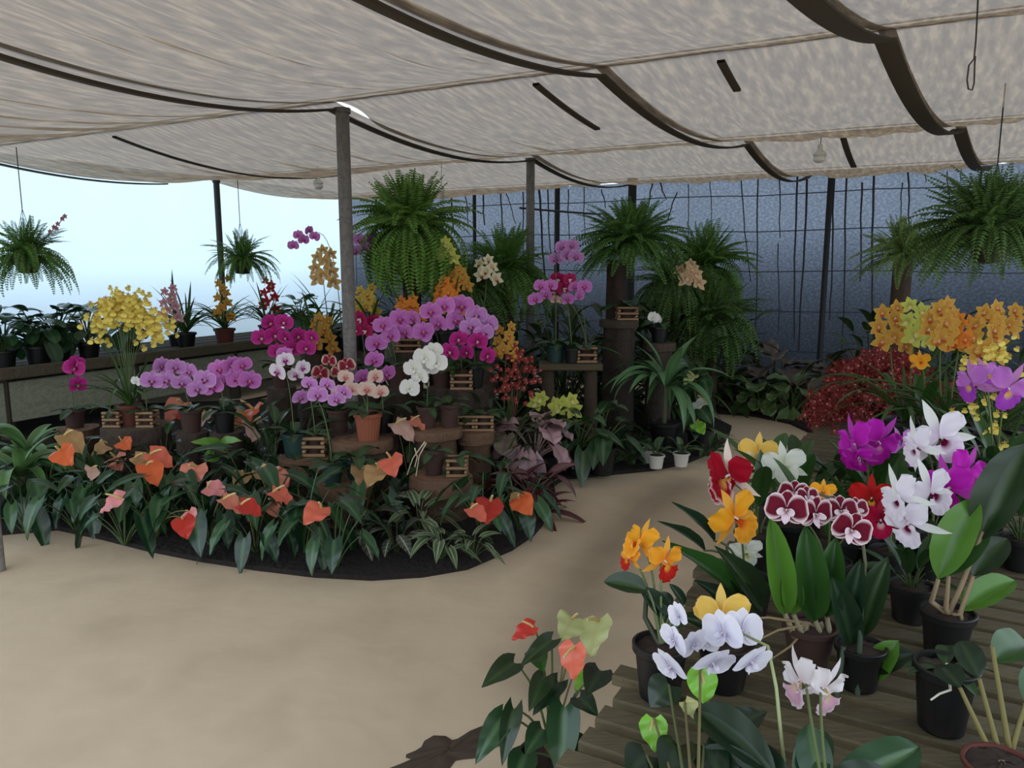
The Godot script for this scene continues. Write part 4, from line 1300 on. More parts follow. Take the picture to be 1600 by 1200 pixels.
func island_anthuriums() -> void:
	# x, y of the crown on the ground, size, leaves, flowers, label
	var g := ""
	for a in [
		[75, 800, 0.95, 13, [[112, 690, 0.0, 36, "tan"], [100, 712, -0.2, 34, "orange"]], "anthurium at the left end of the bed with a bright orange flower"],
		[150, 815, 0.95, 13, [[143, 738, -0.1, 22, "pale"], [176, 786, -0.4, 34, "pink"]], "anthurium with a pale pink hanging flower low at the bed's left edge"],
		[165, 775, 1.0, 13, [[195, 694, 0.1, 24, "orange"], [183, 722, 0.0, 30, "salmon"]], "anthurium in front of the dark upright log, with a small upright orange flower"],
		[235, 800, 1.0, 14, [[236, 738, -0.2, 36, "orange"], [250, 716, 0.0, 34, "coral"], [222, 720, 0.0, 26, "tan"]], "anthurium with the densest cluster of orange flowers on the bed's left half"],
		[245, 838, 0.9, 13, [[298, 806, -0.3, 22, "pink"], [288, 822, -0.35, 32, "red"]], "anthurium at the bed edge with a dark red flower under a small pink one"],
		[305, 810, 1.0, 14, [[300, 743, 0.0, 38, "salmon"], [336, 765, -0.2, 30, "pink"]], "anthurium with a wide dusty salmon flower left of the bright pink one"],
		[330, 850, 0.95, 14, [[362, 788, -0.2, 34, "salmon"]], "anthurium with long dark leaves and one folded salmon flower near the bed edge"],
		[385, 800, 1.0, 13, [[376, 748, 0.0, 26, "tan"], [415, 742, 0.0, 32, "tan"], [436, 746, -0.1, 32, "salmon"]], "anthurium with tan and salmon flowers below the lime green leaves"],
		[400, 862, 0.95, 14, [[390, 794, -0.2, 32, "red"]], "anthurium at the bed edge with dull red flowers and drooping leaves"],
		[430, 835, 1.0, 14, [[440, 776, -0.1, 34, "coral"], [428, 792, 0.0, 28, "salmon"]], "anthurium with a coral flower left of the bright coral one at the front"],
		[478, 862, 0.95, 14, [[492, 802, -0.15, 36, "coral"]], "anthurium with one bright coral flower at the middle of the bed front"],
		[380, 745, 1.05, 12, [[390, 648, 0.1, 40, "orange"], [396, 670, 0.0, 36, "pale"], [372, 656, 0.1, 34, "tan"]], "tall anthurium with upright orange flowers below the dense pink moth orchid"],
		[285, 735, 1.0, 10, [[275, 640, 0.1, 34, "salmon"], [290, 650, 0.0, 26, "red"], [318, 652, 0.0, 26, "pale"]], "tall anthurium with faded salmon flowers below the long lilac row"],
		[570, 815, 1.0, 8, [[566, 745, 0.1, 38, "tan"], [612, 726, 0.0, 36, "coral"], [585, 742, 0.0, 34, "tan"]], "anthurium with tan flowers and a coral one between the two front rounds"],
		[640, 775, 1.0, 6, [[630, 672, 0.15, 36, "pale"], [652, 662, 0.2, 24, "salmon"]], "anthurium with pale faded flowers above the largest sawn round"],
		[755, 838, 0.9, 12, [[764, 795, -0.05, 40, "red"], [745, 802, -0.15, 30, "coral"]], "anthurium with red flowers below the largest sawn round"],
		[812, 828, 0.85, 12, [[818, 788, 0.0, 34, "orange"], [808, 782, 0.05, 26, "tan"]], "anthurium with an orange flower at the right tip of the bed"],
		[700, 790, 0.9, 9, [], "flowerless anthurium in the shade of the largest sawn round"],
		[520, 790, 1.0, 9, [], "flowerless anthurium right of the pale sawn round's log"],
		[118, 826, 0.85, 12, [], "flowerless anthurium at the bed's left edge beside the pale rosette"],
		[195, 850, 0.85, 13, [], "flowerless anthurium at the bed edge left of the dark red flower"],
		[525, 885, 0.85, 12, [], "flowerless anthurium at the bed edge below the bright coral flower"],
		[40, 828, 0.85, 11, [], "flowerless anthurium in front of the big pale rosette"],
		[110, 770, 1.0, 10, [[160, 700, 0.2, 26, "tan"]], "anthurium with a tan flower behind the pale rosette at the left"]]:
		anthurium(a[5], a[0], a[1], a[2], a[3], a[4], g)
	# lime green leaves of a young plant
	var lime := thing("anthurium", "young anthurium with two large lime green leaves in the bed", "anthurium", on_level(330, 765, 0.03))
	for l in [[345, 700, 298, 690, 0.1], [340, 700, 378, 688, 0.1], [335, 712, 318, 720, 0.0]]:
		leaf_between(lime, at(l[0], l[1], 4.5), at(l[2], l[3], 4.45 - l[4]), 0.1, "lime", HEART, "gloss", lime.position)
	# dark plants with white veins at the bed's front
	for d in [[560, 850, 1.0, "dark plant with white-veined leaves at the middle of the bed front"], [620, 862, 0.9, "dark plant with broad silver-veined leaves left of the white-edged one"], [590, 815, 1.1, "tall dark green plant with grey-green leaves under the tan flowers"]]:
		var p := thing("veined_plant", d[3], "plant", on_level(d[0], d[1], 0.03))
		var set_ := []
		for k in 4:
			set_.append(leaf("veined %d" % k, 0.16 + 0.02 * k, 0.07, LANCE, [0.4, -0.2, 0.8, -0.6][k], [-0.8, -0.7, -1.2, -0.4][k], {"color": C(28, 34, 32), "rib": C(190, 196, 184) if k < 2 else C(110, 126, 110), "vein": 0.6 if k < 2 else 0.25, "cols": 10, "rows": 24, "stalk": 0.15, "lean": [1.4, 1.1, 1.5, 0.8][k]}))
		whorl(p, p.position, 12, "gloss", set_, -0.2, 0.2, d[2])
	for d in [[690, 872, 0.85, "bushy plant with pale-edged leaves at the bed front right of the middle"], [655, 830, 1.0, "plant with pale-veined arrow leaves below the largest sawn round"], [740, 872, 0.7, "low dark green plant at the bed's front edge on the right"]]:
		var p := thing("pale_edged_plant", d[3], "plant", on_level(d[0], d[1], 0.03))
		var set_ := []
		for k in 4:
			set_.append(leaf("pale edged %d" % k, 0.15 + 0.02 * k, 0.065, HEART, [0.3, -0.2, 0.6, -0.5][k], [-0.8, -0.7, -1.2, -0.4][k], {"color": C(62, 90, 66), "edge": C(150, 165, 135), "rib": C(190, 200, 170), "vein": 0.3, "cols": 10, "rows": 20, "lobe": 0.15, "stalk": 0.17, "lean": [1.4, 1.1, 1.5, 0.8][k]}))
		whorl(p, p.position, 11, "gloss", set_, -0.2, 0.2, d[2])
	# maroon straps at the tip
	for d in [[842, 800, 0.9, "maroon strap-leaved plant at the right tip of the bed"], [826, 770, 1.05, "taller maroon strap-leaved plant behind the bed's right tip"], [800, 770, 0.9, "dull green and maroon plant between the baskets and the bed's tip"]]:
		var p := thing("maroon_plant", d[3], "plant", on_level(d[0], d[1], 0.03))
		var set_ := []
		for k in 4:
			set_.append(leaf("maroon %d" % k, 0.26 + 0.03 * k, 0.055, LANCE, [1.2, 0.8, 1.0, 0.5][k], [-1.5, -1.3, -0.9, -1.0][k], {"color": vary(C(84, 34, 44), 0.2), "rib": C(120, 60, 70), "edge": C(96, 44, 54), "fold": 0.35}))
		whorl(p, p.position, 16, "gloss", set_, -0.2, 0.2, d[2])
	# pale rosettes at the left edge
	for d in [[18, 790, 0.95, 4.35, "big pale green strap-leaved rosette at the left edge of the bed"], [30, 735, 1.0, 4.75, "pale green strap-leaved rosette behind the one at the left edge"]]:
		var p := thing("strap_rosette", d[4], "plant", Vector3(at(d[0], 600, d[3]).x, 0.03, -d[3]))
		var set_ := []
		for k in 4:
			set_.append(leaf("rosette %d" % k, 0.34 + 0.03 * k, 0.075, STRAP, [1.35, 1.1, 0.9, 0.6][k], [-1.4, -1.9, -2.2, -2.0][k], {"color": vary(C(104, 146, 92), 0.12), "edge": C(126, 160, 110), "fold": 0.3, "rows": 14}))
		stem(p, [p.position, p.position + Vector3(0, 0.24, 0)], 0.03, 0.025, C(96, 100, 70))
		whorl(p, p.position + Vector3(0, 0.24, 0), 20, "leaf", set_, -0.2, 0.25, d[2])

func leaf_between(o: Node3D, root: Vector3, tip: Vector3, width: float, tone: String, profile: Array, mat: String, crown = null, twist := 0.0) -> void:
	var cols: Dictionary = {
		"lime": [C(112, 158, 66), C(150, 184, 96)], "bright": [C(98, 146, 58), C(84, 126, 52)], "green": [C(56, 98, 46), C(50, 84, 44)],
		"dark": [C(44, 66, 42), C(70, 94, 58)], "blue": [C(52, 86, 58), C(104, 136, 98)], "deep": [C(36, 56, 42), C(60, 84, 60)], "fresh": [C(110, 166, 60), C(160, 196, 104)]}
	var key := "between %s %d" % [tone, profile.size() + int(profile[1] * 100)]
	var m := leaf(key, 1.0, 1.0, profile, 0.22, -0.45, {"color": cols[tone][0], "rib": cols[tone][1], "fold": 0.18 if profile == HEART else 0.3, "lobe": 0.2 if profile == HEART else 0.0, "wave": 0.012})
	var z := (tip - root)
	var long := z.length()
	z = z.normalized()
	var up := (look_dir(root) * 0.7 + Vector3(0, 0.7, 0))
	up = (up - z * up.dot(z)).normalized().rotated(z, twist)
	var b := Basis(up.cross(z), up, z)
	part(o, "leaf", m, M[mat], Transform3D(b * Basis.from_scale(Vector3(width, long, long)), root - o.position))
	if crown != null:
		stem(o, curve(crown, Vector3(lerpf(crown.x, root.x, 0.4), lerpf(crown.y, root.y, 0.8), lerpf(crown.z, root.z, 0.4)), root, 6), 0.004, 0.0025, C(92, 104, 62), "leaf_stalk")

# ---------------------------------------------------------------- between the island and the far bed
func middle_group() -> void:
	# caladiums
	for d in [[836, 752, 5.1, 0.98, "pink", "mauve-leaved plant with large papery leaves in a dark pot beside the path"], [800, 735, 5.2, 0.9, "grey", "grey-leaved begonia between the island and the mauve-leaved plant"]]:
		var p := thing("painted_leaf_plant", d[5], "plant", Vector3(at(d[0], 600, d[2]).x, 0.03, -d[2]))
		pot(p, "black", 0.1, 0.16)
		var set_ := []
		for k in 4:
			var c := C(212, 170, 190) if d[4] == "pink" else C(122, 112, 104)
			set_.append(leaf("painted %s %d" % [d[4], k], 0.17 + 0.015 * k, 0.15, ROUND, [0.0, -0.5, 0.4, -0.9][k], [-0.7, -0.6, -0.9, -0.4][k], {"color": vary(c, 0.12), "rib": c.lerp(C(110, 70, 90), 0.5), "vein": 0.35, "lobe": 0.25, "wave": 0.05, "cols": 8, "rows": 14, "stalk": [0.26, 0.2, 0.3, 0.14][k], "lean": [1.4, 1.1, 1.5, 0.9][k]}))
		whorl(p, p.position + Vector3(0, 0.14, 0), 22, "leaf", set_, -0.4, 0.15, d[3])
	var mv := thing("maroon_plant", "mauve and maroon plant nearest the path, right of the largest sawn round", "plant", on_level(832, 785, 0.03))
	var set_m := []
	for k in 3:
		set_m.append(leaf("mauve %d" % k, 0.15, 0.1, HEART, [0.3, -0.2, 0.7][k], -0.7, {"color": C(140, 92, 110), "edge": C(80, 40, 52), "lobe": 0.2, "stalk": 0.2, "lean": 1.3}))
	whorl(mv, mv.position, 9, "leaf", set_m, -0.3, 0.2)
	# leafy plants in black pots
	for d in [[905, 742, 5.35, 0.1, 0.2, "leafy green plant in a black pot at the path edge, left of its twin"], [940, 740, 5.4, 0.1, 0.2, "leafy green plant in a black pot at the path edge, right of its twin"]]:
		var p := thing("pot_plant", d[5], "plant", Vector3(at(d[0], 600, d[2]).x, 0.03, -d[2]))
		p.position = on_level(d[0], d[1], 0.03)
		pot(p, "black", d[3], d[4])
		var set_ := []
		for k in 4:
			set_.append(leaf("heartleaf %d" % k, 0.16 + 0.015 * k, 0.1, HEART, [0.3, -0.2, 0.7, -0.6][k], [-0.8, -0.7, -1.2, -0.4][k], {"color": vary(C(58, 88, 60), 0.2), "rib": C(110, 130, 100), "lobe": 0.2, "stalk": [0.22, 0.16, 0.28, 0.1][k], "lean": [1.35, 1.0, 1.5, 0.8][k]}))
		whorl(p, p.position + Vector3(0, d[4] * 0.9, 0), 17, "gloss", set_, -0.4, 0.2, 1.1)
	cymbidium("orchid with pale yellow green flowers beside the path, behind the mauve-leaved plant", Vector3(at(868, 600, 5.75).x, 0.03, -5.75), "black", 0.09, 0.25, [[850, 618, 640, 5.6, 3, 34, "yellowgreen", -2], [876, 622, 645, 5.6, 4, 34, "yellowgreen", 6]], 10, 0.6)
	# rosette and its neighbours on the point of the bed
	var ro := thing("strap_rosette", "large green rosette of arching strap leaves behind the white pots", "plant", Vector3(at(1040, 600, 6.0).x, 0.03, -6.0))
	pot(ro, "black", 0.12, 0.22)
	var set_ := []
	for k in 5:
		set_.append(leaf("arching %d" % k, 0.44 + 0.03 * k, 0.075, LANCE, [1.35, 1.0, 0.8, 1.15, 0.5][k], [-0.9, -1.8, -1.5, -2.4, -2.0][k], {"color": vary(C(104, 148, 106), 0.12), "rib": C(124, 164, 118), "fold": 0.3, "rows": 14}))
	stem(ro, [ro.position + Vector3(0, 0.2, 0), ro.position + Vector3(0, 0.52, 0)], 0.02, 0.018, C(80, 86, 58))
	whorl(ro, ro.position + Vector3(0, 0.5, 0), 28, "leaf", set_, -0.2, 0.2, 1.1)
	var sp := thing("anthurium", "anthurium with a white heart-shaped flower at the bend of the path", "anthurium", on_level(1092, 700, 0.03))
	pot(sp, "black", 0.1, 0.15)
	for l in [[1085, 590, 1058, 578], [1092, 588, 1108, 575], [1080, 600, 1060, 612], [1100, 592, 1108, 618], [1075, 570, 1055, 560], [1096, 640, 1112, 655], [1080, 640, 1068, 660], [1090, 655, 1086, 680]]:
		leaf_between(sp, at(l[0], l[1], 6.0), at(l[2], l[3] + 8, 5.9), 0.13, "blue", HEART, "gloss", sp.position + Vector3(0, 0.14, 0))
	heart_flower(sp, sp.position + Vector3(0, 0.14, 0), [1093, 633, -0.15, 26, "white"], 5.95)
	heart_flower(sp, sp.position + Vector3(0, 0.14, 0), [1092, 668, -0.15, 22, "lime"], 5.95)
	heart_flower(sp, sp.position + Vector3(0, 0.14, 0), [1078, 592, -0.1, 20, "cream"], 6.0)
	var v := thing("pale_edged_plant", "plant with white-striped arching leaves at the tip of the far bed", "plant", on_level(1118, 695, 0.03))
	var set_v := []
	for k in 3:
		set_v.append(leaf("white striped %d" % k, 0.26 + 0.03 * k, 0.045, LANCE, [1.2, 0.9, 0.6][k], [-1.8, -1.6, -1.2][k], {"color": C(46, 64, 46), "edge": C(206, 208, 190), "fold": 0.35, "rows": 12}))
	whorl(v, v.position, 15, "leaf", set_v, -0.2, 0.2, 0.85)
	var set_w := []
	for k in 3:
		set_w.append(leaf("small leaf %d" % k, 0.12, 0.06, OVAL, [0.9, 0.5, 1.2][k], -0.9, {"color": vary(C(84, 108, 84), 0.2), "rib": C(150, 164, 140), "stalk": 0.04}))
	for d in [[1025, 731, "small green plant in a white pot at the path, left of the two nearest"], [1064, 728, "small green plant in a white pot at the path, right of the two nearest"], [1013, 722, "small plant in a white pot peeping out behind the left white pot"]]:
		var p := thing("pot_plant", d[2], "plant", on_level(d[0], d[1], 0.03))
		pot(p, "white", 0.058, 0.1)
		whorl(p, p.position + Vector3(0, 0.09, 0), 9, "leaf", set_w, -0.2, 0.2, 1.0)
	for d in [[985, 725, "low dark green plant left of the white pots"], [1000, 690, "dark leafy plant under the large green rosette"], [960, 700, "dark leafy plant behind the black pots"], [1105, 712, "low leafy plant right of the white pots"]]:
		var p := thing("ground_plant", d[2], "plant", on_level(d[0], d[1], 0.03))
		var st := []
		for k in 3:
			st.append(leaf("ground leaf %d" % k, 0.16, 0.07, LANCE, [0.8, 0.4, 1.1][k], -1.1, {"color": vary(C(52, 74, 50), 0.2), "stalk": 0.1, "lean": 1.2}))
		whorl(p, p.position, 14, "gloss", st, -0.3, 0.2, 0.8)
	# the tree-stump shelf
	var top := at(968, 500, 6.6)
	stump("dark tree-fern trunk standing as a post under the tall fern", Vector3(at(960, 600, 6.85).x, 1.52, -6.85), 0.085, 0.03, 0.0, C(60, 48, 38), "fern_trunk")
	stump("wooden slab on a thick trunk beside the tree-fern post", top, 0.17, 0.03, 0.06, C(58, 48, 40))
	stump("log slab lower right of the tree-fern post", at(1030, 535, 6.7), 0.14, 0.03, 0.07, C(66, 56, 46))
	var t2 := at(888, 566, 6.0)
	var sh := thing("plank_shelf", "plank shelf on log legs holding green pots and a stick basket", "shelf", Vector3(t2.x, 0.03, t2.z))
	var s := Shape.new()
	s.bar(t2 + Vector3(-0.23, -0.025, 0), t2 + Vector3(0.26, -0.025, 0.02), 0.24, 0.05, Vector3.UP, Color(0.72, 0.66, 0.6))
	part(sh, "plank", local(s, sh), M.wood)
	for x in [-0.16, 0.18]:
		var q := Shape.new()
		q.tube([Vector3(x, 0, 0), Vector3(x, t2.y - 0.08, 0)], 0.06, 0.05, 10, C(70, 56, 44))
		part(sh, "leg", q.mesh(), M.bark)
	moth_orchid("pink moth orchid in full flower high left of the tall fern", t2 + Vector3(-0.1, 0, 0), "teal", 0.07, 0.14, [[868, 398, 902, 394, 6.1, 5, 24, "lilac", 4]], 6, "", 1.0)
	moth_orchid("moth orchid with two pink clusters in a stick basket on the plank shelf", t2 + Vector3(0.14, 0, 0), "basket", 0.07, 0.13, [[838, 460, 862, 454, 6.0, 4, 24, "pink", 3], [888, 460, 914, 456, 6.0, 4, 24, "pink", 3]], 5, "", 1.0)
	moth_orchid("crimson moth orchid between the two pink clusters", t2 + Vector3(0.02, 0, 0.06), "black", 0.055, 0.12, [[866, 448, 888, 444, 6.15, 4, 24, "crimson", 3], [868, 468, 878, 470, 6.1, 2, 15, "peach", 0]], 6, "", 1.0)
	moth_orchid("flowerless orchid in a stick basket on the wooden slab", top + Vector3(0.06, 0, 0), "basket", 0.08, 0.12, [], 6, "", 1.2)
	moth_orchid("orchid with one white flower on the lower log slab", at(1030, 535, 6.7), "black", 0.08, 0.14, [[1022, 496, 1026, 500, 6.65, 2, 18, "white", 0]], 6, "", 1.0)

func back_foliage() -> void:
	# begonias before the netting
	for d in [[1212, 600, 8.0, 1.0, "brown", "bronze begonia with big pale-backed leaves before the blue netting"], [1290, 612, 7.8, 0.95, "brown", "bronze begonia right of the slanting dark post"], [1190, 622, 7.5, 0.7, "green", "light green begonia in the far bed at the end of the path"], [1150, 615, 7.9, 0.7, "brown", "low dark begonia at the foot of the blue netting on the left"], [1240, 625, 7.3, 0.65, "green", "low green begonia beside the path's far end"], [1330, 625, 7.2, 0.8, "brown", "dark begonia behind the red spray orchid"]]:
		var p := thing("begonia", d[5], "begonia", Vector3(at(d[0], 600, d[2]).x, 0.03, -d[2]))
		var set_ := []
		for k in 4:
			var c := C(112, 92, 88) if d[4] == "brown" else C(92, 124, 72)
			set_.append(leaf("begonia %s %d" % [d[4], k], 0.24 + 0.02 * k, 0.21, ROUND, [0.1, -0.4, 0.5, -0.8][k], [-0.7, -0.6, -1.0, -0.4][k], {"color": vary(c, 0.15), "edge": c.lerp(C(180, 172, 160), 0.35), "rib": c.lerp(C(150, 140, 120), 0.4), "vein": 0.3, "cols": 8, "rows": 14, "wave": 0.05, "lobe": 0.22, "stalk": [0.34, 0.24, 0.42, 0.16][k], "lean": [1.4, 1.1, 1.5, 0.8][k]}))
		whorl(p, p.position, 22, "leaf", set_, -0.3, 0.2, d[3] * 1.2)
	for d in [[1120, 7.9, "dark shrub in the shade under the hanging ferns by the netting"], [1370, 6.9, "dark shrub behind the red spray orchid on the right"], [880, 7.0, "dark shrub behind the plank shelf"], [800, 7.8, "dark shrub behind the second grey post"], [1040, 7.2, "dark shrub behind the large green rosette"], [930, 7.4, "dark shrub left of the tree-fern post"], [740, 7.2, "dark shrub behind the orchid island's right half"], [620, 7.4, "dark shrub behind the orchid island's left half"], [980, 7.9, "dark shrub behind the tree-fern post"], [1450, 6.2, "green shrub behind the amber spike orchids on the right"], [1560, 5.6, "green shrub under the right hanging fern"]]:
		var p := thing("shrub", d[2], "shrub", Vector3(at(d[0], 600, d[1]).x, 0.03, -d[1]))
		var st := []
		for k in 4:
			st.append(leaf("shrub leaf %d" % k, 0.2 + 0.02 * k, 0.06, LANCE, [0.8, 0.3, 1.1, 0.5][k], -1.2, {"color": vary(C(52, 76, 44), 0.2), "stalk": [0.3, 0.5, 0.65, 0.2][k], "lean": [1.4, 1.5, 1.55, 1.1][k]}))
		whorl(p, p.position, 95, "leaf", st, -0.3, 0.15, 1.35)

func ferns() -> void:
	var posts_ := [
		[642, 368, 6.2, 1.15, 300, "lush", 1.45, "big drooping fern on a tall log right of the nearest post"],
		[985, 385, 6.85, 0.95, 240, "deep", 0.75, "tall bushy fern on the tree-fern trunk before the blue netting"],
		[790, 430, 7.2, 1.1, 150, "mid", 1.1, "fern behind the creamy white spike orchid"],
		[1100, 420, 8.0, 1.15, 150, "mid", 1.2, "trailing fern before the blue netting right of the tall fern"],
		[1112, 505, 7.6, 1.1, 140, "dark", 1.2, "dark trailing fern below the one right of the tall fern"],
		[1050, 450, 7.6, 1.0, 110, "dark", 1.2, "dark fern under the tall bushy fern on its right"],
		[730, 460, 6.9, 1.0, 120, "dark", 1.1, "dark fern behind the deep orange spike orchid"],
		[1412, 400, 6.3, 0.75, 100, "light", 0.7, "pale yellow green fern on a brown stump before the netting"]]
	for f in posts_:
		var c := at(f[0], f[1], f[2])
		fern(f[7], c, f[3], f[4], f[5], f[6], "potted_fern")
		if f[0] != 985:
			stump("log post under the %s" % f[7], c - Vector3(0, 0.005, 0), 0.07, 0.03, 0.0, C(70, 56, 44), "log_post")
	for f in [
		[42, 402, 6.6, 0.8, 100, "mid", 1.0, "fern hanging at the left edge before the bright wall"],
		[378, 408, 8.3, 0.75, 95, "mid", 1.0, "fern hanging in front of the thin dark post at the bright wall"],
		[1548, 372, 4.3, 0.85, 220, "dark", 0.8, "large dark fern hanging at the right edge"]]:
		var c := at(f[0], f[1], f[2])
		var o := fern(f[7], c, f[3], f[4], f[5], f[6])
		var s := Shape.new()
		s.lathe([Vector2(0.001, -0.14), Vector2(0.07, -0.13), Vector2(0.11, -0.02), Vector2(0.115, 0.0), Vector2(0.1, 0.0), Vector2(0.001, -0.01)], 18, C(48, 44, 38))
		part(o, "basket", s.mesh(), M.pot)
		var w := Shape.new()
		var hang := 2.44 - c.y
		for k in 3:
			var a := TAU * k / 3.0
			w.tube([Vector3(cos(a) * 0.11, 0, sin(a) * 0.11), Vector3(0, 0.4, 0)], 0.0025, 0.0025, 4, C(60, 60, 58))
		w.tube([Vector3(0, 0.4, 0), Vector3(0, hang, 0)], 0.004, 0.004, 5, C(40, 40, 40))
		part(o, "hanger", w.mesh(), M.wire)
	# a thin blossom stem sticking out of the left hanging fern
	var c := at(42, 408, 6.6)
	var b := thing("spike_orchid", "thin dark flower stem reaching out of the left hanging fern", "orchid", c)
	stem(b, [c, at(75, 368, 6.6), at(102, 338, 6.6)], 0.006, 0.003, C(60, 70, 70))
	for k in [[78, 362], [84, 355], [90, 350], [97, 342], [101, 338], [88, 357]]:
		var p := at(k[0], k[1], 6.58)
		bloom(b, "rosestar", p, look_dir(p, 0.6), 0.05)

# ---------------------------------------------------------------- right-hand group
func right_group() -> void:
	for d in [
		[1410, 3.75, [[1392, 478, 545, 3.7, 9, 36, "amber", -6], [1428, 474, 540, 3.65, 8, 36, "yellowgreen", 4]], "spike orchid with amber and yellow green spikes, leftmost of the right group"],
		[1478, 3.5, [[1470, 474, 540, 3.4, 12, 38, "amber", -4], [1498, 496, 545, 3.4, 8, 36, "orange", 8]], "spike orchid with the fullest amber orange spikes in the right group"],
		[1545, 3.45, [[1535, 478, 560, 3.35, 12, 36, "amber", 8], [1560, 482, 520, 3.5, 7, 32, "amber", 18]], "spike orchid with amber spikes near the right edge under the dark fern"]]:
		var px: float = d[0]
		var b := at(px, 700, d[1])
		b.y = BENCH
		b.x = (px - 800.0) / FOCAL * (d[1] * 0.9877 + 0.95 * 0.1564)
		cymbidium(d[3], b, "black", 0.1, 0.18, d[2], 22, 1.0)
	# red spray orchid: one round bush of small dark red flowers with pale lips
	var base := at(1385, 640, 4.7)
	base.y = BENCH
	var o := thing("dancing_orchid", "wide bushy orchid with masses of tiny dark red flowers beside the path", "orchid", base)
	pot(o, "black", 0.13, 0.16)
	whorl(o, base + Vector3(0, 0.15, 0), 8, "leaf", strap_leaves(), -0.3, 0.1, 0.6)
	var places := []
	for k in 125:
		var q := rng.randf()
		var a := rng.randf_range(-0.1, PI)
		var px := 1384 + cos(a) * 118 * sqrt(q)
		var py := 662 - sin(a) * 104 * sqrt(q)
		if k > 112:
			px = rng.randf_range(1252, 1312)
			py = rng.randf_range(640, 668)
		var tip := at(px, py, 4.6 + rng.randf_range(-0.35, 0.25))
		var pts := curve(base + Vector3(0, 0.15, 0), Vector3(lerpf(base.x, tip.x, 0.5), maxf(tip.y, base.y + 0.2) + 0.1, lerpf(base.z, tip.z, 0.5)), tip, 8)
		stem(o, pts, 0.003, 0.001, C(96, 40, 38))
		for m in 11:
			var p: Vector3 = pts[8].lerp(pts[5], m / 11.0) + Vector3(rng.randf_range(-0.07, 0.07), rng.randf_range(-0.06, 0.06), rng.randf_range(-0.07, 0.07))
			places.append(Transform3D(facing(look_dir(p, rng.randf_range(-0.9, 0.9), rng.randf_range(-0.6, 0.6)), rng.randf() * 6) * Basis.from_scale(Vector3.ONE * rng.randf_range(0.035, 0.08)), p - base))
	var one := Shape.new()
	for a in [90, 30, 150, 230, 310]:
		petal(one, deg_to_rad(a), 0.56, 0.075, SPEAR, 0.1, 0.0, K.sharry.eye, K.sharry.main, K.sharry.rim, 0.95)
	petal(one, deg_to_rad(270), 0.3, 0.13, DISC, 0.2, 0.2, K.sharry.lip2, K.sharry.lip, K.sharry.lip, 0.95, 0.0, 0.03)
	var many := MultiMesh.new()
	many.transform_format = MultiMesh.TRANSFORM_3D
	many.mesh = one.mesh()
	many.instance_count = places.size()
	for k in places.size():
		many.set_instance_transform(k, places[k])
	var cloud := MultiMeshInstance3D.new()
	cloud.name = "tiny_flowers"
	cloud.multimesh = many
	cloud.material_override = M.petal
	cloud.set_meta("kind", "stuff")
	o.add_child(cloud, true)
	for d in [
		[1545, 2.75, [[1520, 598, 2.65, 66, "mauve", -0.8, -0.3, 0.4], [1574, 606, 2.6, 74, "mauve", 0.6, -0.4, -0.5], [1540, 585, 2.8, 50, "mauve", 0.6, 0.4, 0.1]], "mauve cattleya orchid near the right edge above the trailing yellow one", "mauve"]]:
		var b := on_px(d[0], d[1], BENCH)
		near_orchid(d[3], b, "black", 0.075, 0.15, d[2], 5)
	var y := thing("dancing_orchid", "dancing orchid with trailing yellow flowers near the right edge", "orchid", on_px(1560, 3.0, BENCH))
	pot(y, "black", 0.08, 0.14)
	whorl(y, y.position + Vector3(0, 0.13, 0), 10, "leaf", strap_leaves(), -0.1, 0.2, 0.7)
	for ch in [[1548, 690, 1560, 640, 8], [1510, 562, 1560, 560, 12], [1530, 540, 1596, 575, 10], [1502, 640, 1552, 622, 10], [1535, 640, 1562, 690, 8], [1545, 545, 1590, 530, 8]]:
		var a := at(ch[0], ch[1], 2.85)
		var e := at(ch[2], ch[3], 2.85)
		stem(y, curve(y.position + Vector3(0, 0.13, 0), Vector3(a.x, maxf(a.y, e.y) + 0.08, a.z - 0.05), e, 9), 0.0025, 0.001)
		for k in ch[4]:
			var p := a.lerp(e, k / float(ch[4])) + Vector3(rng.randf_range(-0.03, 0.03), rng.randf_range(-0.03, 0.03), rng.randf_range(-0.04, 0.04))
			bloom(y, "dancing", p, look_dir(p, rng.randf_range(-0.9, 0.9), rng.randf_range(-0.6, 0.3)), rng.randf_range(0.03, 0.042), rng.randf_range(-0.5, 0.5))
	near_orchid("small golden cattleya behind the red spray orchid", on_px(1440, 3.6, BENCH), "black", 0.07, 0.13, [[1438, 564, 3.5, 30, "gold", 0.2, 0.1, 0.1], [1290, 765, 2.3, 30, "gold", 0.1, 0.5, 0.0]].slice(0, 1), 5)

func on_px(px: float, d: float, h: float) -> Vector3:
	return Vector3((px - 800.0) / FOCAL * (d * 0.9877 + (EYE - h) * 0.1564), h, -d)

# flowers: [x, y, distance, pixels across, kind, yaw, pitch, roll]
func near_orchid(label: String, base: Vector3, kind: String, r: float, h: float, flowers: Array, leaves := 5, called := "cattleya_orchid", leaf_size := 1.0) -> Node3D:
	var o := thing(called, label, "orchid", base)
	if kind:
		pot(o, kind, r, h)
	var crown := base + Vector3(0, h * 0.93, 0)
	if leaves > 0:
		whorl(o, crown, leaves, "leaf", cattleya_leaves(), -0.15, 0.2, leaf_size, rng.randf() * 6)
	for f in flowers:
		var p := at(f[0], f[1], f[2])
		var dir := look_dir(p, f[5], f[6])
		var size: float = f[3] * f[2] / FOCAL
		bloom(o, f[4], p, dir, size, f[7], true)
		var back := p - dir * size * 0.12
		stem(o, curve(crown, Vector3(lerpf(crown.x, back.x, 0.35), lerpf(crown.y, back.y, 0.85), lerpf(crown.z, back.z, 0.5)), back, 9), 0.0035, 0.0025, C(96, 112, 62))
	return o

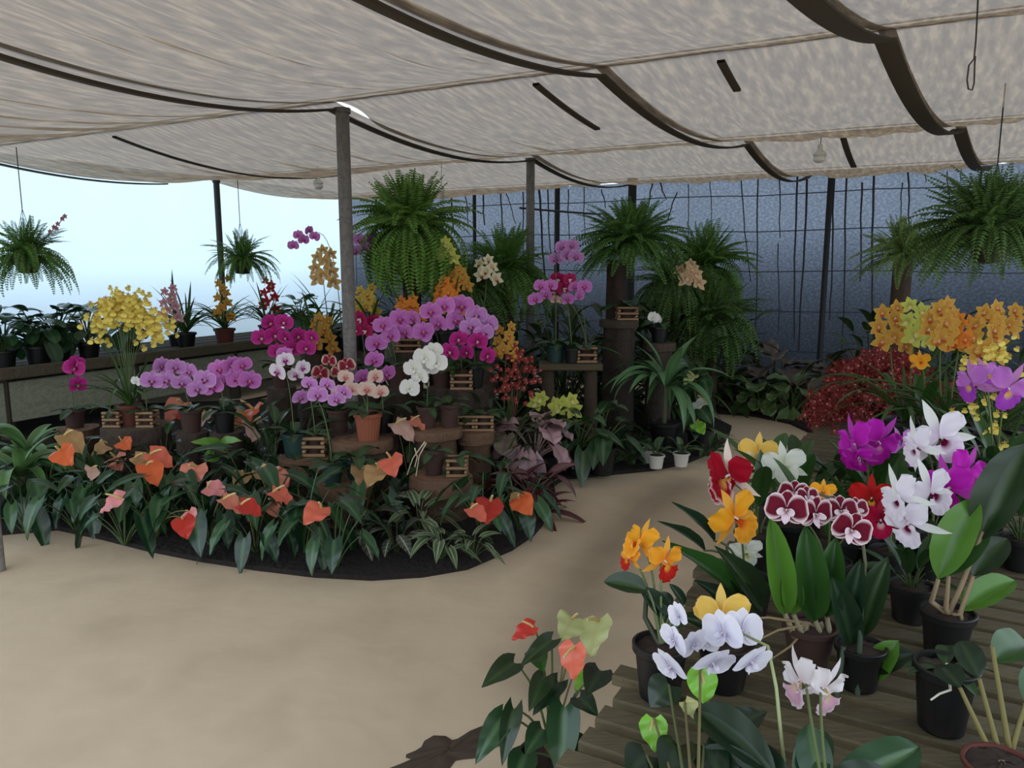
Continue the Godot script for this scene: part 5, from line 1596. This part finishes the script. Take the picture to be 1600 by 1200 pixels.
func foreground() -> void:
	# white moth orchid with its pot just under the frame
	var b := on_px(1222, 1.0, BENCH)
	var o := thing("moth_orchid", "white moth orchid nearest the camera, its flowers bowing to the left", "orchid", b)
	pot(o, "black", 0.06, 0.11)
	var crown := b + Vector3(0, 0.1, 0)
	var line := [at(1225, 1195, 1.26), at(1213, 1075, 1.3), at(1200, 1010, 1.36), at(1160, 990, 1.44), at(1110, 990, 1.47), at(1075, 1004, 1.46), at(1062, 1020, 1.44)]
	stem(o, [crown] + line, 0.004, 0.002, C(150, 160, 110))
	for f in [[1060, 962, 1.42, 50, -0.9, -0.3, 0.5], [1053, 1000, 1.4, 60, -0.8, -0.5, -0.2], [1048, 1042, 1.36, 76, -0.7, -0.8, 0.5], [1084, 1006, 1.42, 56, 0.7, -0.4, 0.4], [1114, 1036, 1.34, 80, 0.5, -0.8, -0.5], [1174, 1034, 1.32, 80, 0.7, -0.8, -0.4], [1130, 988, 1.4, 80, -0.6, -0.2, 0.3], [1158, 984, 1.44, 76, 0.5, 0.1, -0.2], [1100, 1004, 1.46, 50, 0.0, -0.3, 0.0]]:
		var p := at(f[0], f[1], f[2])
		bloom(o, "snow", p, look_dir(p, f[4], f[5]), f[3] * f[2] / FOCAL, f[6], true)
	for l in [[1215, 1215, 1085, 1105, 1.2, 1.4, 0.075, "deep", 0.0], [1235, 1230, 1140, 1170, 1.2, 1.3, 0.07, "deep", 0.2], [1210, 1235, 1080, 1180, 1.2, 1.3, 0.07, "deep", 0.0], [1245, 1230, 1290, 1140, 1.2, 1.28, 0.06, "blue", 0.1]]:
		leaf_between(o, at(l[0], l[1], l[4]), at(l[2], l[3], l[5]), l[6], l[7], OVAL, "leaf", null, l[8])
	# blush cattleya
	b = on_px(1300, 1.02, BENCH)
	o = near_orchid("white cattleya with blush pink lips, lowest flower at the bottom middle", b, "black", 0.055, 0.1, [[1250, 1062, 1.38, 92, "blush", -0.9, -0.5, 0.6], [1290, 1074, 1.36, 92, "blush", 0.8, -0.7, -0.5]], 0)
	for l in [[1290, 1240, 1440, 1165, 1.2, 1.25, 0.075, "blue", 0.2], [1280, 1235, 1262, 1130, 1.2, 1.27, 0.06, "blue", 0.0], [1300, 1240, 1400, 1215, 1.15, 1.1, 0.07, "deep", 0.0]]:
		leaf_between(o, at(l[0], l[1], l[4]), at(l[2], l[3], l[5]), l[6], l[7], OVAL, "leaf", null, l[8])
	# lime green anthurium
	b = on_px(1085, 1.03, BENCH)
	o = thing("anthurium", "anthurium with lime green heart flowers at the bottom, on the slatted bench", "anthurium", b)
	pot(o, "black", 0.055, 0.09)
	for f in [[1098, 1070, 0.12, 44, "lime", 0.1, 0.2], [1080, 1108, 0.1, 30, "cream", 0.3, 0.9], [1022, 1144, 0.08, 42, "lime", -0.2, 0.2]]:
		heart_flower(o, b + Vector3(0, 0.08, 0), f, 1.3)
	for l in [[1100, 1165, 1135, 1230, 1.3, 1.2], [1060, 1165, 1040, 1230, 1.3, 1.2], [1045, 1070, 1015, 1105, 1.5, 1.48], [1120, 1150, 1200, 1110, 1.35, 1.4], [1010, 1180, 980, 1215, 1.3, 1.25]]:
		leaf_between(o, at(l[0], l[1], l[4]), at(l[2], l[3], l[5]), 0.075, "deep", HEART, "gloss", b + Vector3(0, 0.08, 0))
	# coral anthurium on the floor in front of the bench
	b = Vector3(at(868, 600, 1.92).x, 0.0, -1.92)
	o = thing("anthurium", "potted anthurium on the floor at the bottom, with a coral and a dark red flower", "anthurium", b)
	pot(o, "black", 0.09, 0.17)
	crown = b + Vector3(0, 0.16, 0)
	for f in [[820, 986, -0.05, 34, "red"], [896, 1030, -0.1, 46, "coral", -0.6, 0.1], [888, 978, 0.1, 44, "cream"], [930, 990, 0.12, 52, "cream"], [912, 1062, 0.05, 30, "lime"]]:
		heart_flower(o, crown, f, 1.9)
	for l in [[803, 1036, 752, 1074, 0.065, "dark"], [787, 1120, 742, 1195, 0.07, "blue"], [803, 1108, 784, 1198, 0.055, "dark"], [882, 1105, 874, 1225, 0.09, "blue"], [852, 1058, 826, 1112, 0.06, "dark"], [862, 1000, 812, 1042, 0.05, "dark"], [938, 1048, 916, 1086, 0.08, "deep"], [872, 1066, 832, 1118, 0.06, "deep"], [848, 1140, 820, 1180, 0.07, "blue"], [836, 1020, 850, 1050, 0.06, "green"], [905, 1090, 935, 1120, 0.06, "deep"], [820, 1180, 800, 1235, 0.08, "blue"], [930, 1150, 980, 1200, 0.08, "deep"], [890, 1160, 940, 1215, 0.08, "deep"]]:
		leaf_between(o, at(l[0], l[1], 1.86), at(l[2], l[3], 1.78), l[4], l[5], HEART, "gloss", crown)
	# orange cattleya in a black pot at the bench's edge
	b = on_level(1030, 1086, BENCH)
	o = near_orchid("small orange cattleya with red lips in a black pot at the bench's left edge", b, "black", 0.058, 0.125, [[1000, 846, 1.72, 70, "gold", -0.8, 0.5, 0.2], [984, 872, 1.7, 44, "sunset", -0.9, 0.0, 0.2], [1038, 876, 1.66, 70, "sunset", 0.7, -0.4, -0.2]], 0)
	crown = b + Vector3(0, 0.115, 0)
	for l in [[1012, 922, 943, 908, 0.05, "dark"], [1042, 965, 1000, 918, 0.045, "deep"], [1050, 955, 1020, 930, 0.05, "deep"], [1060, 985, 1035, 945, 0.05, "blue"], [1070, 945, 1046, 912, 0.022, "deep"]]:
		leaf_between(o, at(l[0], l[1], 1.62), at(l[2], l[3], 1.62), l[4], l[5], OVAL, "leaf", crown)
	stem(o, [crown, at(1008, 965, 1.62), at(1010, 925, 1.62)], 0.007, 0.005, C(52, 56, 38), "cane")
	# butter cattleya behind the white moth orchid
	o = near_orchid("butter yellow cattleya rising behind the nearest white moth orchid", on_px(1130, 1.62, BENCH), "black", 0.06, 0.11, [[1128, 962, 1.5, 92, "butter", -0.3, 0.3, 0.3]], 0)
	# golden cattleya and the long leaves beside it
	o = near_orchid("large golden cattleya left of the burgundy moth orchid", on_px(1160, 1.95, BENCH), "black", 0.065, 0.12, [[1148, 808, 1.8, 92, "gold", 0.8, -0.3, 0.5]], 0)
	crown = o.position + Vector3(0, 0.11, 0)
	for l in [[1165, 945, 1036, 843, 0.055, "green"], [1190, 950, 1118, 852, 0.07, "dark"], [1115, 845, 1050, 783, 0.03, "deep"], [1100, 860, 1028, 813, 0.026, "deep"], [1180, 960, 1140, 900, 0.06, "dark"], [1150, 960, 1085, 905, 0.05, "deep"], [1130, 990, 1050, 960, 0.05, "dark"]]:
		leaf_between(o, at(l[0], l[1], 1.8), at(l[2], l[3], 1.78), l[4], l[5], LANCE, "leaf", crown)
	near_orchid("pale white flower half hidden behind the long dark leaves", on_px(1175, 1.98, BENCH), "black", 0.05, 0.1, [[1166, 862, 1.95, 52, "paper", 0.2, -0.3, 0.2]], 0)
	# burgundy moth orchid with white rims
	b = on_px(1340, 1.62, BENCH)
	o = thing("moth_orchid", "burgundy moth orchid with white-rimmed petals in the middle of the bench", "orchid", b)
	pot(o, "black", 0.052, 0.1)
	crown = b + Vector3(0, 0.09, 0)
	stem(o, [crown, at(1345, 960, 1.6), at(1352, 880, 1.6), at(1345, 820, 1.6), at(1320, 785, 1.6), at(1280, 772, 1.6), at(1235, 770, 1.6)], 0.005, 0.0025, C(84, 84, 56))
	for f in [[1229, 796, 1.5, 64, -0.1, 0.0, 0.0], [1274, 803, 1.52, 60, 0.75, -0.1, -0.1], [1300, 795, 1.6, 46, -0.4, 0.2, 0.2], [1314, 798, 1.58, 50, 0.1, 0.2, 0.1], [1330, 828, 1.48, 62, 0.35, -0.1, -0.35], [1240, 770, 1.6, 46, -0.2, 0.6, 0.1], [1338, 796, 1.6, 40, 0.6, 0.2, 0.0], [1262, 776, 1.58, 36, 0.4, 0.4, 0.0]]:
		var p := at(f[0], f[1], f[2])
		bloom(o, "burgundy", p, look_dir(p, f[4], f[5]), f[3] * f[2] / FOCAL * 1.05, f[6], true)
	for l in [[1345, 995, 1388, 868, 0.06, "dark"], [1325, 985, 1345, 872, 0.05, "deep"], [1360, 1062, 1404, 1000, 0.06, "bright"], [1330, 1010, 1300, 900, 0.06, "deep"], [1350, 1050, 1430, 1020, 0.06, "deep"]]:
		leaf_between(o, at(l[0], l[1], 1.62), at(l[2], l[3], 1.6), l[4], l[5], OVAL, "leaf")
	for l in [[1318, 1010, 1306, 1100], [1348, 900, 1336, 1170]]:
		stem(o, [at(l[0], l[1], 1.6), at(l[2], l[3], 1.58)], 0.006, 0.007, C(60, 76, 56), "cane")
	# big light leaves in the middle
	b = on_px(1262, 1.72, BENCH)
	o = thing("cattleya_orchid", "leafy cattleya with three broad upright leaves below the burgundy flowers", "orchid", b)
	pot(o, "brown", 0.06, 0.1)
	crown = b + Vector3(0, 0.1, 0)
	for l in [[1226, 962, 1204, 806, 0.062, "bright"], [1272, 972, 1258, 820, 0.075, "green"], [1292, 965, 1306, 838, 0.062, "green"], [1240, 960, 1232, 880, 0.05, "bright"]]:
		leaf_between(o, at(l[0], l[1], 1.7), at(l[2], l[3], 1.7), l[4], l[5], OVAL, "leaf")
	for l in [[1226, 958, 1250, 1030], [1274, 970, 1295, 1040], [1292, 965, 1302, 1045], [1240, 960, 1262, 1035]]:
		stem(o, [at(l[0], l[1], 1.7), at(lerpf(l[0], l[2], 0.5) + 3, lerpf(l[1], l[3], 0.5), 1.69), crown + Vector3((l[0] - 1260) * 0.0006, 0, 0)], 0.006, 0.012, C(150, 140, 108), "cane")
	for l in [[1200, 965, 1150, 968], [1215, 985, 1185, 1000], [1235, 1010, 1205, 1030]]:
		stem(o, [crown, at(l[0], l[1], 1.66), at(l[2], l[3], 1.64)], 0.004, 0.002, C(150, 128, 92), "root")
	# the rear row of the bench
	near_orchid("cattleya with crimson petals and white tips at the left of the bench's rear row", on_px(1180, 2.3, BENCH), "black", 0.065, 0.12, [[1140, 742, 2.05, 98, "flag", -0.8, -0.5, 0.1], [1128, 756, 2.1, 70, "flag", -1.0, -0.6, 0.0]], 3)
	near_orchid("greenish white cattleya between the crimson and the magenta ones", on_px(1230, 2.4, BENCH), "black", 0.065, 0.12, [[1226, 727, 2.25, 66, "paper", 0.1, 0.0, 0.2]], 5)
	near_orchid("yellow cattleya half hidden behind the greenish white one", on_px(1205, 2.6, BENCH), "black", 0.065, 0.12, [[1184, 708, 2.45, 60, "dancing_y", -0.1, 0.2, 0.0]] if K.has("dancing_y") else [[1184, 708, 2.45, 60, "butter", -0.1, 0.2, 0.0]], 3)
	near_orchid("small golden flower above the burgundy moth orchid", on_px(1290, 2.1, BENCH), "black", 0.06, 0.11, [[1286, 768, 1.9, 40, "gold", 0.0, 0.5, 0.0]], 3)
	near_orchid("magenta cattleya below the red spray orchid", on_px(1350, 2.35, BENCH), "black", 0.065, 0.12, [[1336, 694, 2.2, 84, "purple", -0.9, -0.4, 0.5], [1372, 690, 2.2, 80, "purple", 0.6, -0.5, -0.6], [1342, 714, 2.15, 50, "purple", -0.3, -0.8, 0.3], [1408, 700, 2.35, 64, "mauve", 1.0, -0.3, 0.4]], 6)
	near_orchid("white cattleya with a crimson lip, highest of the white ones", on_px(1450, 2.25, BENCH), "black", 0.065, 0.12, [[1468, 682, 2.1, 88, "whitecat", 0.5, -0.3, 0.5], [1434, 698, 2.05, 70, "whitecat", -0.9, -0.3, 0.6]], 4)
	near_orchid("magenta cattleya at the right beside the broad light leaf", on_px(1525, 2.35, BENCH), "black", 0.06, 0.12, [[1484, 762, 1.95, 92, "purple", -0.6, -0.4, 0.4], [1510, 738, 2.05, 80, "purple", 0.9, -0.3, -0.5]], 4)
	near_orchid("white cattleya pair with long trailing sepals left of the broad light leaf", on_px(1385, 2.15, BENCH), "black", 0.055, 0.12, [[1406, 778, 1.78, 80, "whitecat", -0.8, -0.2, 0.7], [1454, 768, 1.85, 80, "whitecat", 0.8, -0.2, 0.4], [1420, 816, 1.76, 84, "whitecat", -0.5, -0.5, 0.5]], 2)
	near_orchid("scarlet cattleya behind the white pair", on_px(1325, 2.25, BENCH), "black", 0.055, 0.12, [[1362, 778, 1.95, 66, "redcat", -0.1, 0.0, 0.1]], 2)
	near_orchid("ruby cattleya below the scarlet one", on_px(1345, 2.3, BENCH), "black", 0.05, 0.12, [[1376, 812, 1.85, 62, "ruby", 0.1, -0.2, 0.0]], 1)
	# leafy plants between the flowers
	for d in [[1308, 2.75, "flowerless orchid left of the magenta cattleya below the red spray orchid"], [1402, 2.7, "flowerless orchid between the magenta cattleya and the highest white one"], [1395, 2.35, "flowerless orchid behind the scarlet cattleya"], [1470, 2.75, "flowerless orchid behind the highest white cattleya"], [1540, 2.55, "flowerless orchid under the trailing yellow flowers near the right edge"], [1590, 2.3, "flowerless orchid with dark leaves at the right edge of the bench"], [1260, 2.6, "flowerless orchid right of the greenish white cattleya"], [1420, 1.95, "flowerless orchid under the white cattleya pair"]]:
		var lo := thing("cattleya_orchid", d[2], "orchid", on_px(d[0], d[1], BENCH))
		pot(lo, "black", 0.055, 0.1)
		var st := []
		for k in 3:
			st.append(leaf("bench leaf %d" % k, 0.2 + 0.02 * k, 0.05, OVAL, [1.2, 0.9, 0.6][k], [-0.6, -0.8, -0.9][k], {"color": vary(C(46, 78, 42), 0.15), "rib": C(62, 92, 52), "fold": 0.3, "stalk": 0.08, "lean": 1.4}))
		whorl(lo, lo.position + Vector3(0, 0.09, 0), 13, "leaf", st, -0.3, 0.2, 1.0 if d[1] > 2 else 0.7)
	# broad-leaved plants on the right
	b = on_px(1475, 1.75, BENCH)
	o = thing("cattleya_orchid", "cattleya with one broad light green leaf on tall pale canes, on the right", "orchid", b)
	pot(o, "black", 0.058, 0.12)
	crown = b + Vector3(0, 0.11, 0)
	for l in [[1466, 905, 1528, 775, 0.085, "bright"], [1530, 845, 1606, 690, 0.1, "dark"], [1500, 955, 1588, 905, 0.07, "bright"], [1480, 900, 1545, 820, 0.07, "green"], [1520, 900, 1575, 840, 0.07, "dark"]]:
		leaf_between(o, at(l[0], l[1], 1.72), at(l[2], l[3], 1.74), l[4], l[5], OVAL, "leaf")
	for l in [[1466, 905, 1455, 940], [1482, 900, 1478, 950], [1500, 955, 1505, 975], [1535, 830, 1500, 920], [1520, 900, 1500, 960]]:
		stem(o, [at(l[0], l[1], 1.72), at(l[2], l[3], 1.72), crown], 0.005, 0.007, C(150, 130, 100), "cane")
	b = on_level(1470, 1136, BENCH)
	o = thing("moth_orchid", "small plant in a black pot with one pale hanging root, at lower right", "orchid", b)
	pot(o, "black", 0.058, 0.14)
	whorl(o, b + Vector3(0, 0.13, 0), 5, "leaf", moth_leaves(), -0.2, 0.2, 0.45)
	stem(o, [b + Vector3(0, 0.14, 0), at(1485, 1078, 1.37), at(1468, 1084, 1.36), at(1454, 1094, 1.36)], 0.003, 0.002, C(200, 196, 176), "root")
	b = on_px(1560, 1.26, BENCH)
	o = thing("cattleya_orchid", "orchid with knotted yellow canes rising from a red basket at the lower right corner", "orchid", b)
	pot(o, "red", 0.06, 0.06)
	for l in [[1500, 1075, 1552, 1185], [1530, 1060, 1566, 1195], [1602, 1100, 1575, 1190], [1550, 1010, 1580, 1190]]:
		var pts := []
		for k in 8:
			pts.append(at(lerpf(l[0], l[2], k / 7.0), lerpf(l[1], l[3], k / 7.0), 1.33))
		stem(o, pts + [b + Vector3(0, 0.06, 0)], 0.004, 0.0065, C(128, 120, 74), "cane")
	for l in [[1552, 1035, 1612, 1005, 0.075, "green"], [1500, 1075, 1470, 1040, 0.05, "deep"], [1530, 1060, 1500, 1000, 0.05, "deep"], [1602, 1100, 1640, 1040, 0.06, "green"]]:
		leaf_between(o, at(l[0], l[1], 1.33), at(l[2], l[3], 1.4), l[4], l[5], OVAL, "leaf")
